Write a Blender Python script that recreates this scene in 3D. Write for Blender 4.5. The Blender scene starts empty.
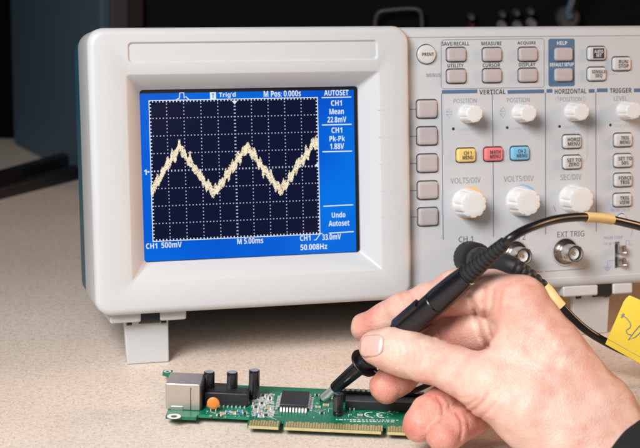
import bpy, bmesh, math, random
import numpy as np
random.seed(7); rng = np.random.default_rng(7)

# ------------------------------------------------------------------ camera
# lengths below are millimetres; every mesh is written out in metres
MM = 0.001
PITCH, ROLL = 0.2590, 0.0286
FOCAL = 1479.0856 / 640.0 * 36.0                 # mm on a 36 mm sensor
CAM = np.array([0.0, 0.0, 272.783])
_R0 = np.array([[1, 0, 0], [0, -math.sin(PITCH), -math.cos(PITCH)], [0, math.cos(PITCH), -math.sin(PITCH)]])
_c, _s = math.cos(ROLL), math.sin(ROLL)
RC = np.array([[_c, -_s, 0], [_s, _c, 0], [0, 0, 1]]) @ _R0      # world -> camera axes (right, down, forward)

scene = bpy.context.scene
coll = scene.collection
from mathutils import Matrix, Vector
cd = bpy.data.cameras.new('camera'); cam = bpy.data.objects.new('camera', cd); coll.objects.link(cam)
m = Matrix.Identity(4)
for i in range(3):
    m[i][0] = RC[0][i]; m[i][1] = -RC[1][i]; m[i][2] = -RC[2][i]; m[i][3] = CAM[i] * MM
cam.matrix_world = m
cd.sensor_fit = 'HORIZONTAL'; cd.sensor_width = 36.0; cd.lens = FOCAL
cd.clip_start = 0.01; cd.clip_end = 50.0
cd.dof.use_dof = True; cd.dof.focus_distance = 0.735; cd.dof.aperture_fstop = 16.0
scene.camera = cam

# ------------------------------------------------------------------ world and lamps
world = bpy.data.worlds.new('World'); scene.world = world; world.use_nodes = True
bg = world.node_tree.nodes['Background']
bg.inputs['Color'].default_value = (0.80, 0.88, 1.0, 1); bg.inputs['Strength'].default_value = 0.022

def area_lamp(name, loc, target, size, watts, color, size_y=None):
    ld = bpy.data.lights.new(name, 'AREA'); ld.energy = watts; ld.color = color
    ld.shape = 'RECTANGLE'; ld.size = size; ld.size_y = size_y or size
    o = bpy.data.objects.new(name, ld); coll.objects.link(o)
    o.location = loc
    o.rotation_euler = (Vector(target) - Vector(loc)).to_track_quat('-Z', 'Y').to_euler()
    return o
key = area_lamp('softbox_key', (-0.31, 0.17, 0.55), (0.04, 0.60, 0.02), 0.36, 2.72, (0.985, 0.99, 1.0)); key.data.spread = math.radians(92)
lamp = area_lamp('warm_room_lamp', (0.85, 0.86, 0.34), (0.02, 0.74, 0.08), 0.22, 0.55, (1.0, 0.56, 0.30)); lamp.data.spread = math.radians(60)
front = area_lamp('added_front_fill', (0.16, -0.12, 0.46), (0.05, 0.70, 0.04), 0.40, 0.20, (1.0, 0.97, 0.93)); front.data.spread = math.radians(80)  # fill lamp added to brighten the lower front and the feet

vs = scene.view_settings
vs.view_transform = 'Standard'; vs.look = 'None'; vs.gamma = 1.0; vs.exposure = 0.0; vs.use_curve_mapping = False

# ------------------------------------------------------------------ helpers
def ray(px, py):
    return RC.T @ np.array([(px - 320.0) / 1479.0856, (py - 224.0) / 1479.0856, 1.0])
def K(px, py, d):                                  # a point seen along this sight line at depth d
    return CAM + ray(px, py) * d
def on_table(px, py, z=0.0):
    r = ray(px, py); return CAM + r * ((z - CAM[2]) / r[2])
YAW, TILT = 0.2717, 0.1759
TW = np.array([-86.283, 737.512, 65.806])          # lower left corner of the graticule on the display plane
_cy, _sy, _ct, _st = math.cos(YAW), math.sin(YAW), math.cos(TILT), math.sin(TILT)
RS = np.array([[_cy, -_sy, 0], [_sy, _cy, 0], [0, 0, 1]]) @ np.array([[1, 0, 0], [0, _ct, _st], [0, -_st, _ct]])
def F(px, py, off=4.0):                            # (u, v) on the front of the oscilloscope, off mm proud of the display
    r = ray(px, py); n = RS @ np.array([0, -1.0, 0]); P0 = TW + n * off
    t = ((P0 - CAM) @ n) / (r @ n); q = RS.T @ (CAM + r * t - TW); return float(q[0]), float(q[2])

BASE = {}
def link(o, parent, loc):
    coll.objects.link(o)
    b = np.array(loc, float)
    if parent is not None:
        o.parent = parent; l = b - BASE[parent.name]
    else:
        l = b
    o.location = tuple(l * MM); BASE[o.name] = b
    return o
def mesh(name, verts, faces, smooth=True, angle=35):
    me = bpy.data.meshes.new(name)
    v = np.asarray(verts, float) * MM
    me.from_pydata([tuple(x) for x in v], [], [tuple(f) for f in faces])
    bm = bmesh.new(); bm.from_mesh(me); bmesh.ops.recalc_face_normals(bm, faces=bm.faces); bm.to_mesh(me); bm.free()
    if smooth:
        me.polygons.foreach_set('use_smooth', [True] * len(me.polygons))
        if angle: me.set_sharp_from_angle(angle=math.radians(angle))
    me.update(); return me
def put(name, me, mat, parent=None, loc=(0, 0, 0), rot=None):
    o = bpy.data.objects.new(name, me)
    if mat is not None and len(me.materials) == 0: me.materials.append(mat)
    link(o, parent, loc)
    if rot is not None: o.rotation_euler = rot
    return o
def part(name, vf, mat, parent=None, loc=(0, 0, 0), angle=35, smooth=True):
    return put(name, mesh(name, vf[0], vf[1], smooth, angle), mat, parent, loc)
def thing(name, label, cat, loc=(0, 0, 0), rot=(0, 0, 0), base=(0, 0, 0), group=None):
    o = bpy.data.objects.new(name, None); o.empty_display_size = 0.02; coll.objects.link(o)
    o.location = tuple(np.array(loc) * MM); o.rotation_euler = rot
    o['label'] = label; o['category'] = cat
    if group: o['group'] = group
    BASE[o.name] = np.array(base, float)
    return o
def tag(o, label, cat, group=None):
    o['label'] = label; o['category'] = cat
    if group: o['group'] = group
def join(*vfs):
    V = []; Fc = []
    for v, f in vfs:
        n = len(V); V += [tuple(x) for x in v]; Fc += [tuple(i + n for i in q) for q in f]
    return V, Fc
def rr(x0, x1, z0, z1, r, y, n=5):                 # rounded rectangle loop in the x-z plane
    r = min(r, (x1 - x0) / 2 - 1e-4, (z1 - z0) / 2 - 1e-4); L = []
    for cx, cz, a0 in ((x1 - r, z1 - r, 0), (x0 + r, z1 - r, 90), (x0 + r, z0 + r, 180), (x1 - r, z0 + r, 270)):
        for k in range(n + 1):
            a = math.radians(a0 + 90 * k / n); L.append((cx + r * math.cos(a), y, cz + r * math.sin(a)))
    return L
def loft(loops, cap0=True, cap1=True, closed=True):
    n = len(loops[0]); V = [p for l in loops for p in l]; Fc = []
    for i in range(len(loops) - 1):
        for j in range(n if closed else n - 1):
            k = (j + 1) % n; Fc.append((i * n + j, i * n + k, (i + 1) * n + k, (i + 1) * n + j))
    if cap0: Fc.append(tuple(range(n)))
    if cap1: Fc.append(tuple(range((len(loops) - 1) * n, len(loops) * n)))
    return V, Fc
def box(x0, x1, y0, y1, z0, z1, b=0.0):
    if b <= 0:
        V = [(x, y, z) for x in (x0, x1) for y in (y0, y1) for z in (z0, z1)]
        return V, [(0, 1, 3, 2), (4, 6, 7, 5), (0, 4, 5, 1), (2, 3, 7, 6), (0, 2, 6, 4), (1, 5, 7, 3)]
    return loft([rr(x0 + b, x1 - b, z0 + b, z1 - b, b, y0, 3), rr(x0, x1, z0, z1, b * 1.5, y0 + b, 3), rr(x0, x1, z0, z1, b * 1.5, y1 - b, 3), rr(x0 + b, x1 - b, z0 + b, z1 - b, b, y1, 3)])
def frame_axes(d):
    d = np.array(d, float); d /= np.linalg.norm(d)
    a = np.array([0, 0, 1.0]) if abs(d[2]) < 0.9 else np.array([1.0, 0, 0])
    u = np.cross(a, d); u /= np.linalg.norm(u); return d, u, np.cross(d, u)
def lathe(origin, axis, prof, n=32, flute=None, cap0=True, cap1=True):   # prof = [(distance along the axis, radius)]
    d, u, w = frame_axes(axis); o = np.array(origin, float); loops = []
    for k, (t, r) in enumerate(prof):
        L = []
        for j in range(n):
            a = 2 * math.pi * j / n; q = r
            if flute and flute[2][0] <= k <= flute[2][1]:
                q = r * (1 - flute[1] * max(0.0, math.cos(flute[0] * a)) ** 2)
            L.append(tuple(o + d * t + (u * math.cos(a) + w * math.sin(a)) * q))
        loops.append(L)
    return loft(loops, cap0, cap1)
def spline(pts, n=12):
    P = [np.array(p, float) for p in pts]; P = [2 * P[0] - P[1]] + P + [2 * P[-1] - P[-2]]; out = []
    for i in range(1, len(P) - 2):
        for k in range(n):
            t = k / n
            out.append(0.5 * ((2 * P[i]) + (P[i + 1] - P[i - 1]) * t + (2 * P[i - 1] - 5 * P[i] + 4 * P[i + 1] - P[i + 2]) * t * t + (3 * P[i] - P[i - 1] - 3 * P[i + 1] + P[i + 2]) * t ** 3))
    out.append(P[-2]); return out
def tube(pts, radii, n=16, caps=True):
    P = [np.array(p, float) for p in pts]
    if np.isscalar(radii): radii = [radii] * len(P)
    elif len(radii) != len(P): radii = np.interp(np.linspace(0, 1, len(P)), np.linspace(0, 1, len(radii)), radii)
    loops = []; u = None
    for i in range(len(P)):
        d = P[min(i + 1, len(P) - 1)] - P[max(i - 1, 0)]; d /= np.linalg.norm(d)
        if u is None: _, u, _ = frame_axes(d)
        u = u - d * (u @ d); u /= np.linalg.norm(u); w = np.cross(d, u)
        loops.append([tuple(P[i] + (u * math.cos(2 * math.pi * j / n) + w * math.sin(2 * math.pi * j / n)) * radii[i]) for j in range(n)])
    return loft(loops, caps, caps)
def ribbon(pts, w, y):                              # flat line in the x-z plane at depth y
    V = []; Fc = []
    P = [np.array(p, float) for p in pts]
    for i, p in enumerate(P):
        d = P[min(i + 1, len(P) - 1)] - P[max(i - 1, 0)]; d = d / (np.linalg.norm(d) + 1e-9); nrm = np.array([-d[1], d[0]]) * w / 2
        a = p + nrm; b = p - nrm; V += [(a[0], y, a[1]), (b[0], y, b[1])]
        if i: k = 2 * i; Fc.append((k - 2, k - 1, k + 1, k))
    return V, Fc
def quad(x0, x1, z0, z1, y):
    return [(x0, y, z0), (x1, y, z0), (x1, y, z1), (x0, y, z1)], [(0, 1, 2, 3)]
_keep = bpy.data.curves.new('font_holder', 'FONT'); _keep.use_fake_user = True     # keeps the built-in font loaded
def sans(txt, bold):
    o = ''
    for ch in txt:
        if 'A' <= ch <= 'Z': o += chr((0x1D5D4 if bold else 0x1D5A0) + ord(ch) - 65)
        elif 'a' <= ch <= 'z': o += chr((0x1D5EE if bold else 0x1D5BA) + ord(ch) - 97)
        elif '0' <= ch <= '9': o += chr((0x1D7EC if bold else 0x1D7E2) + ord(ch) - 48)
        else: o += ch
    return o
def glyphs(txt, w, h, weight=0.0, font=None):       # text mesh fitted to w x h (mm), centred, in x-z
    cu = bpy.data.curves.new('t', 'FONT'); cu.body = sans(txt, weight > 0.01); cu.size = 1.0; cu.resolution_u = 3
    cu.align_x = 'CENTER'; cu.space_line = 0.86
    ob = bpy.data.objects.new('t', cu); me = bpy.data.meshes.new_from_object(ob)
    v = np.empty(len(me.vertices) * 3); me.vertices.foreach_get('co', v); v = v.reshape(-1, 3)
    Fc = [tuple(p.vertices) for p in me.polygons]
    bpy.data.objects.remove(ob); bpy.data.curves.remove(cu); bpy.data.meshes.remove(me)
    lo, hi = v.min(0), v.max(0); s = np.maximum(hi - lo, 1e-6)
    x = (v[:, 0] - (lo[0] + hi[0]) / 2) / s[0] * w; z = (v[:, 1] - (lo[1] + hi[1]) / 2) / s[1] * h
    return np.stack([x, np.zeros_like(x), z], 1), Fc
def shift(vf, dx, dy, dz):
    return [(a + dx, b + dy, c + dz) for a, b, c in vf[0]], vf[1]
def boolean_cut(o, vf):
    c = bpy.data.objects.new('cut', mesh('cut', vf[0], vf[1], False)); coll.objects.link(c)
    c.matrix_world = o.matrix_world
    c.parent = o.parent; c.location = o.location
    md = o.modifiers.new('b', 'BOOLEAN'); md.operation = 'DIFFERENCE'; md.solver = 'EXACT'; md.object = c
    bpy.context.view_layer.update()
    dg = bpy.context.evaluated_depsgraph_get()
    me = bpy.data.meshes.new_from_object(o.evaluated_get(dg))
    o.modifiers.clear(); old = o.data; o.data = me; bpy.data.meshes.remove(old)
    bpy.data.objects.remove(c)
    me.polygons.foreach_set('use_smooth', [True] * len(me.polygons)); me.set_sharp_from_angle(angle=math.radians(30))

# ------------------------------------------------------------------ materials
def material(name, color, rough=0.5, metal=0.0, spec=0.5, emit=None, emit_s=1.0, bump=None, vary=None, coat=0.0, sss=None):
    mt = bpy.data.materials.new(name); mt.use_nodes = True; nt = mt.node_tree; b = nt.nodes['Principled BSDF']
    b.inputs['Base Color'].default_value = (*color, 1); b.inputs['Roughness'].default_value = rough
    b.inputs['Metallic'].default_value = metal; b.inputs['Specular IOR Level'].default_value = spec
    b.inputs['Coat Weight'].default_value = coat
    if emit: b.inputs['Emission Color'].default_value = (*emit, 1); b.inputs['Emission Strength'].default_value = emit_s
    tc = nt.nodes.new('ShaderNodeTexCoord')
    if vary:                                        # (scale, amount): slight real unevenness of the colour
        nz = nt.nodes.new('ShaderNodeTexNoise'); nz.inputs['Scale'].default_value = vary[0]; nz.inputs['Detail'].default_value = 5
        nt.links.new(tc.outputs['Object'], nz.inputs['Vector'])
        mx = nt.nodes.new('ShaderNodeMix'); mx.data_type = 'RGBA'; mx.inputs['A'].default_value = (*[c * (1 - vary[1]) for c in color], 1)
        mx.inputs['B'].default_value = (*[min(1, c * (1 + vary[1])) for c in color], 1)
        nt.links.new(nz.outputs['Fac'], mx.inputs['Factor']); nt.links.new(mx.outputs['Result'], b.inputs['Base Color'])
    if bump:                                        # (scale, strength)
        nz = nt.nodes.new('ShaderNodeTexNoise'); nz.inputs['Scale'].default_value = bump[0]; nz.inputs['Detail'].default_value = 3
        nt.links.new(tc.outputs['Object'], nz.inputs['Vector'])
        bp = nt.nodes.new('ShaderNodeBump'); bp.inputs['Strength'].default_value = bump[1]; bp.inputs['Distance'].default_value = 0.0004
        nt.links.new(nz.outputs['Fac'], bp.inputs['Height']); nt.links.new(bp.outputs['Normal'], b.inputs['Normal'])
    if sss:
        b.inputs['Subsurface Weight'].default_value = sss[0]; b.inputs['Subsurface Radius'].default_value = sss[1]; b.inputs['Subsurface Scale'].default_value = sss[2]
    return mt
M = {}
M['shell'] = material('warm white moulded plastic', (0.575, 0.582, 0.588), 0.42, bump=(1600, 0.10), vary=(9, 0.02))
M['panel'] = material('pale grey panel plastic', (0.56, 0.578, 0.60), 0.45, bump=(1900, 0.08), vary=(12, 0.02))
M['teal'] = material('dark teal case plastic', (0.014, 0.095, 0.14), 0.45, bump=(1200, 0.25))
M['button'] = material('mauve grey rubber button', (0.47, 0.42, 0.425), 0.55, bump=(2500, 0.15))
M['button_w'] = material('pale grey button', (0.62, 0.61, 0.60), 0.5, bump=(2500, 0.1))
M['button_y'] = material('yellow button', (0.82, 0.60, 0.20), 0.5)
M['button_r'] = material('red button', (0.78, 0.20, 0.22), 0.5)
M['button_b'] = material('blue button', (0.20, 0.50, 0.72), 0.5)
M['knob'] = material('white knob plastic', (0.74, 0.745, 0.74), 0.38, bump=(2000, 0.08))
M['ring_y'] = material('amber ring', (0.78, 0.52, 0.20), 0.5)
M['ring_b'] = material('blue ring', (0.25, 0.48, 0.68), 0.5)
M['ink'] = material('dark print', (0.035, 0.037, 0.045), 0.6)
M['ink_soft'] = material('grey print', (0.22, 0.235, 0.26), 0.6)
M['ink_faint'] = material('faint print', (0.42, 0.44, 0.48), 0.6)
M['ink_blue'] = material('slate blue print', (0.085, 0.16, 0.27), 0.55)
M['ink_violet'] = material('violet print', (0.28, 0.25, 0.48), 0.6)
M['ink_white'] = material('white print', (0.75, 0.77, 0.8), 0.6)
M['black'] = material('black plastic', (0.012, 0.012, 0.014), 0.35, bump=(1500, 0.15))
M['rubber'] = material('black rubber', (0.010, 0.010, 0.011), 0.55, bump=(2200, 0.3))
M['probe'] = material('satin black probe plastic', (0.006, 0.0065, 0.009), 0.26, bump=(1300, 0.06))
M['cable'] = material('black cable jacket', (0.009, 0.009, 0.011), 0.30)
M['nickel'] = material('nickel plate', (0.62, 0.59, 0.55), 0.22, 1.0, bump=(900, 0.1))
M['tin'] = material('tinned steel', (0.62, 0.565, 0.51), 0.42, 0.9, bump=(500, 0.25), vary=(60, 0.12))
M['steel'] = material('steel sleeve', (0.85, 0.85, 0.85), 0.36, 0.85)
M['gold'] = material('gold plating', (0.78, 0.52, 0.22), 0.4, 0.6, vary=(200, 0.2))
M['teflon'] = material('white insulator', (0.75, 0.75, 0.72), 0.5)
M['band'] = material('pale yellow marker band', (0.80, 0.60, 0.26), 0.55, bump=(800, 0.2))
M['lcd'] = material('lit blue display', (0.002, 0.005, 0.01), 0.16, spec=0.12, emit=(0.0, 0.15, 0.83), emit_s=0.9)
def uneven(mt, c0, c1, scale):
    nt = mt.node_tree; b = nt.nodes['Principled BSDF']; tc = nt.nodes.new('ShaderNodeTexCoord'); nz = nt.nodes.new('ShaderNodeTexNoise'); nz.inputs['Scale'].default_value = scale; nz.inputs['Detail'].default_value = 2
    rp = nt.nodes.new('ShaderNodeValToRGB'); e = rp.color_ramp.elements; e[0].position = .3; e[0].color = (*c0, 1); e[1].position = .7; e[1].color = (*c1, 1)
    nt.links.new(tc.outputs['Object'], nz.inputs['Vector']); nt.links.new(nz.outputs['Fac'], rp.inputs['Fac']); nt.links.new(rp.outputs['Color'], b.inputs['Emission Color'])
uneven(M['lcd'], (0.0, 0.075, 0.64), (0.0, 0.185, 0.86), 16)
M['lcd_dark'] = material('lit navy graticule field', (0.002, 0.003, 0.006), 0.16, spec=0.12, emit=(0.004, 0.005, 0.026), emit_s=1.0)
M['lcd_white'] = material('lit white pixels', (0.01, 0.01, 0.01), 0.2, emit=(0.78, 0.88, 1.0), emit_s=0.95)
M['lcd_dot'] = material('lit grid pixels', (0.01, 0.01, 0.01), 0.2, emit=(0.55, 0.62, 0.78), emit_s=0.95)
M['lcd_tr1'] = material('lit pale trace pixels', (0.01, 0.01, 0.01), 0.2, emit=(1.0, 0.88, 0.66), emit_s=1.0)
M['lcd_tr2'] = material('lit tan trace pixels', (0.01, 0.01, 0.01), 0.2, emit=(0.55, 0.40, 0.22), emit_s=0.9)
M['bezel_black'] = material('black display gasket', (0.006, 0.006, 0.007), 0.4)
M['elco'] = material('black capacitor sleeve', (0.010, 0.010, 0.013), 0.22)
M['alu'] = material('aluminium can top', (0.70, 0.71, 0.72), 0.3, 1.0)
M['chip'] = material('black epoxy', (0.018, 0.018, 0.022), 0.42, bump=(3000, 0.2))
M['disc'] = material('orange disc capacitor', (0.70, 0.22, 0.035), 0.4)
M['smd_tan'] = material('tan ceramic', (0.45, 0.33, 0.20), 0.45)
M['smd_blue'] = material('blue ceramic', (0.10, 0.22, 0.42), 0.4)
M['solder'] = material('solder', (0.80, 0.80, 0.78), 0.38, 0.55)
M['trace'] = material('trace under green mask', (0.02, 0.30, 0.15), 0.3)
M['edge'] = material('bare board edge', (0.55, 0.45, 0.22), 0.5, vary=(300, 0.15))
M['silk'] = material('white silkscreen', (0.72, 0.75, 0.70), 0.6)
M['tag'] = material('yellow paper tag', (0.88, 0.68, 0.07), 0.55, bump=(300, 0.15), vary=(40, 0.06))
M['sleeve'] = material('black knit sleeve', (0.006, 0.006, 0.008), 0.9, bump=(1400, 1.0))
M['nail'] = material('finger nail', (0.72, 0.41, 0.36), 0.28, sss=(0.25, (1, .3, .2), 0.002))
M['nail_glint'] = material('painted glint on nail', (0.84, 0.64, 0.58), 0.25)  # pale colour painted in for the specular highlight at the cuticle
M['slate'] = material('blue grey painted metal', (0.070, 0.112, 0.15), 0.5, spec=0.3, vary=(6, 0.10), bump=(500, 0.2))
M['mauve'] = material('grey mauve painted metal', (0.075, 0.064, 0.072), 0.55)
M['device'] = material('matt black casing', (0.002, 0.002, 0.0023), 0.7, spec=0.12)
M['brownblack'] = material('brown black board', (0.012, 0.006, 0.005), 0.6, spec=0.2)
M['handle'] = material('dark grey wire handle', (0.055, 0.055, 0.06), 0.5)
M['pale_knob'] = material('pale grey cap', (0.15, 0.15, 0.15), 0.6, spec=0.2)
M['grey_knob'] = material('mid grey cap', (0.045, 0.045, 0.048), 0.5)
M['red_cap'] = material('dull red cap', (0.05, 0.012, 0.010), 0.6, spec=0.2)
M['paleblue'] = material('pale blue cable', (0.10, 0.135, 0.18), 0.5)

def table_material():
    mt = bpy.data.materials.new('speckled beige laminate'); mt.use_nodes = True; nt = mt.node_tree; b = nt.nodes['Principled BSDF']
    tc = nt.nodes.new('ShaderNodeTexCoord')
    def noise(sc, det, dist=0.0, rough=0.6):
        n = nt.nodes.new('ShaderNodeTexNoise'); n.inputs['Scale'].default_value = sc; n.inputs['Detail'].default_value = det
        n.inputs['Distortion'].default_value = dist; n.inputs['Roughness'].default_value = rough
        nt.links.new(tc.outputs['Object'], n.inputs['Vector']); return n
    def ramp(src, stops):
        r = nt.nodes.new('ShaderNodeValToRGB'); e = r.color_ramp.elements
        e[0].position, e[0].color = stops[0][0], (*stops[0][1], 1); e[1].position, e[1].color = stops[-1][0], (*stops[-1][1], 1)
        for p_, c_ in stops[1:-1]:
            q = e.new(p_); q.color = (*c_, 1)
        nt.links.new(src, r.inputs['Fac']); return r
    def mix(a, bb, fac, mode='MIX'):
        x = nt.nodes.new('ShaderNodeMix'); x.data_type = 'RGBA'; x.blend_type = mode
        nt.links.new(a, x.inputs['A']); nt.links.new(bb, x.inputs['B'])
        if hasattr(fac, 'is_linked'): nt.links.new(fac, x.inputs['Factor'])
        else: x.inputs['Factor'].default_value = fac
        return x.outputs['Result']
    base = ramp(noise(330, 6, 0.4, 0.75).outputs['Fac'], [(0.26, (0.52, 0.40, 0.32)), (0.42, (0.70, 0.57, 0.475)), (0.56, (0.78, 0.665, 0.57)), (0.74, (0.74, 0.64, 0.56))])
    fl = ramp(noise(760, 3, 0.1).outputs['Fac'], [(0.34, (0.45, 0.40, 0.36)), (0.42, (0, 0, 0))])
    flm = ramp(noise(760, 3, 0.1).outputs['Fac'], [(0.35, (1, 1, 1)), (0.42, (0, 0, 0))])
    wm = ramp(noise(560, 4, 0.4).outputs['Fac'], [(0.58, (0, 0, 0)), (0.68, (1, 1, 1))])
    grey = nt.nodes.new('ShaderNodeRGB'); grey.outputs[0].default_value = (0.46, 0.375, 0.32, 1)
    white = nt.nodes.new('ShaderNodeRGB'); white.outputs[0].default_value = (0.86, 0.79, 0.73, 1)
    c1 = mix(base.outputs['Color'], grey.outputs[0], flm.outputs['Color'])
    c2 = mix(c1, white.outputs[0], wm.outputs['Color'])
    big = ramp(noise(14, 4).outputs['Fac'], [(0.3, (0.92, 0.895, 0.88)), (0.7, (1, 1, 1))])
    c3 = mix(c2, big.outputs['Color'], 1.0, 'MULTIPLY')
    nt.links.new(c3, b.inputs['Base Color'])
    b.inputs['Roughness'].default_value = 0.48; b.inputs['Specular IOR Level'].default_value = 0.35
    bp = nt.nodes.new('ShaderNodeBump'); bp.inputs['Strength'].default_value = 0.12; bp.inputs['Distance'].default_value = 0.0003
    nt.links.new(noise(700, 4).outputs['Fac'], bp.inputs['Height']); nt.links.new(bp.outputs['Normal'], b.inputs['Normal'])
    return mt
M['table'] = table_material()

def pcb_material():
    mt = bpy.data.materials.new('green solder mask'); mt.use_nodes = True; nt = mt.node_tree; b = nt.nodes['Principled BSDF']
    tc = nt.nodes.new('ShaderNodeTexCoord')
    br = nt.nodes.new('ShaderNodeTexBrick'); br.inputs['Scale'].default_value = 170; br.inputs['Mortar Size'].default_value = 0.03
    br.inputs['Color1'].default_value = (0.0, 0.16, 0.075, 1); br.inputs['Color2'].default_value = (0.0, 0.115, 0.06, 1); br.inputs['Mortar'].default_value = (0.01, 0.26, 0.13, 1)
    nz = nt.nodes.new('ShaderNodeTexNoise'); nz.inputs['Scale'].default_value = 90; nz.inputs['Detail'].default_value = 2
    nt.links.new(tc.outputs['Object'], nz.inputs['Vector'])
    mx = nt.nodes.new('ShaderNodeMix'); mx.data_type = 'RGBA'; mx.blend_type = 'MIX'; mx.inputs['A'].default_value = (0.0, 0.13, 0.065, 1)
    nt.links.new(tc.outputs['Object'], br.inputs['Vector']); nt.links.new(br.outputs['Color'], mx.inputs['B']); nt.links.new(nz.outputs['Fac'], mx.inputs['Factor'])
    nt.links.new(mx.outputs['Result'], b.inputs['Base Color']); b.inputs['Roughness'].default_value = 0.3
    return mt
M['pcb'] = pcb_material()

def skin_material():
    mt = bpy.data.materials.new('skin'); mt.use_nodes = True; nt = mt.node_tree; b = nt.nodes['Principled BSDF']
    tc = nt.nodes.new('ShaderNodeTexCoord')
    at = nt.nodes.new('ShaderNodeAttribute'); at.attribute_name = 'flush'
    nz = nt.nodes.new('ShaderNodeTexNoise'); nz.inputs['Scale'].default_value = 75; nz.inputs['Detail'].default_value = 6; nz.inputs['Roughness'].default_value = 0.65
    nt.links.new(tc.outputs['Object'], nz.inputs['Vector'])
    ad = nt.nodes.new('ShaderNodeMath'); ad.operation = 'MULTIPLY_ADD'; ad.inputs[1].default_value = 1.8; ad.inputs[2].default_value = -0.90
    nt.links.new(nz.outputs['Fac'], ad.inputs[0])
    sm = nt.nodes.new('ShaderNodeMath'); sm.operation = 'ADD'; sm.use_clamp = True
    nt.links.new(ad.outputs[0], sm.inputs[0]); nt.links.new(at.outputs['Fac'], sm.inputs[1])
    rp = nt.nodes.new('ShaderNodeValToRGB'); e = rp.color_ramp.elements
    e[0].position = 0.0; e[0].color = (0.715, 0.475, 0.385, 1); e[1].position = 1.0; e[1].color = (0.57, 0.175, 0.135, 1)
    q = e.new(0.45); q.color = (0.66, 0.345, 0.265, 1)
    nt.links.new(sm.outputs[0], rp.inputs['Fac'])
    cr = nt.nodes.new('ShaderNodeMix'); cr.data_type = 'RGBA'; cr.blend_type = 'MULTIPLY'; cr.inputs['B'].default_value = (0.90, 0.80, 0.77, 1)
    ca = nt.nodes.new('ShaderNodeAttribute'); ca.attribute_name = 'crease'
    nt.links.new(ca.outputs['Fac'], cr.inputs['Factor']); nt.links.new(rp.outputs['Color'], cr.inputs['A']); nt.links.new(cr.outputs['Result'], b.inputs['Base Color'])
    b.inputs['Roughness'].default_value = 0.44; b.inputs['Specular IOR Level'].default_value = 0.42
    b.inputs['Subsurface Weight'].default_value = 0.22; b.inputs['Subsurface Radius'].default_value = (1.0, 0.36, 0.22); b.inputs['Subsurface Scale'].default_value = 0.0035
    vo = nt.nodes.new('ShaderNodeTexVoronoi'); vo.feature = 'DISTANCE_TO_EDGE'; vo.inputs['Scale'].default_value = 760
    n2 = nt.nodes.new('ShaderNodeTexNoise'); n2.inputs['Scale'].default_value = 260; n2.inputs['Detail'].default_value = 4
    n3 = nt.nodes.new('ShaderNodeTexNoise'); n3.inputs['Scale'].default_value = 120; n3.inputs['Detail'].default_value = 3
    va = nt.nodes.new('ShaderNodeVectorMath'); va.operation = 'MULTIPLY_ADD'; va.inputs[1].default_value = (0.004, 0.004, 0.004)
    nt.links.new(tc.outputs['Object'], n3.inputs['Vector']); nt.links.new(n3.outputs['Color'], va.inputs[0]); nt.links.new(tc.outputs['Object'], va.inputs[2])
    nt.links.new(va.outputs[0], vo.inputs['Vector']); nt.links.new(tc.outputs['Object'], n2.inputs['Vector'])
    mr = nt.nodes.new('ShaderNodeMapRange'); mr.inputs['From Max'].default_value = 0.25
    nt.links.new(vo.outputs['Distance'], mr.inputs['Value'])
    sum_ = nt.nodes.new('ShaderNodeMath'); sum_.operation = 'MULTIPLY_ADD'; sum_.inputs[1].default_value = 1.3
    nt.links.new(n2.outputs['Fac'], sum_.inputs[0]); nt.links.new(mr.outputs['Result'], sum_.inputs[2])
    bp = nt.nodes.new('ShaderNodeBump'); bp.inputs['Strength'].default_value = 0.42; bp.inputs['Distance'].default_value = 0.00026
    nt.links.new(sum_.outputs[0], bp.inputs['Height']); nt.links.new(bp.outputs['Normal'], b.inputs['Normal'])
    return mt
M['skin'] = skin_material()

# ------------------------------------------------------------------ setting
t = part('table', box(-1100, 1100, -300, 1300, -28, 0, 3), M['table'])
t['kind'] = 'structure'
t = part('wall', box(-2600, 2600, 1420, 1440, -900, 1900), M['device']); t['kind'] = 'structure'

# ------------------------------------------------------------------ oscilloscope
ORG = np.array([130.0, 55.0, -65.0])
scope = thing('oscilloscope', 'white digital oscilloscope with blue screen, teal case and knob panel, tilted on flip feet', 'oscilloscope',
              TW + RS @ ORG, (-TILT, 0, YAW), ORG)
BZ = 11.0                                            # how far the screen bezel stands proud of the display
U0, U1, V0, V1 = -31.7, 292.0, -36.6, 109.2
US = F(409.6, 160, BZ - 2.5)[0]
# case behind the front
part('case', loft([rr(U0 + .9, U1 - .9, V0 + 1.2, V1 - 1.2, 9, 36), rr(U0 + .9, U1 - .9, V0 + 1.4, V1 - 1.6, 9, 62), rr(U0 + 8, U1 - 8, V0 + 5, V1 - 7, 12, 118), rr(U0 + 14, U1 - 14, V0 + 11, V1 - 13, 10, 124)]), M['teal'], scope)
# rear ring of the bezel
part('bezel_ring', loft([rr(U0 + .2, U1 - .2, V0 + .2, V1 - .2, 8.5, 5.2, 8), rr(U0 + .2, U1 - .2, V0 + .2, V1 - .2, 8.5, 35, 8), rr(U0 + .8, U1 - .8, V0 + .8, V1 - .8, 8.5, 37, 8)]), M['shell'], scope)
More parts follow.
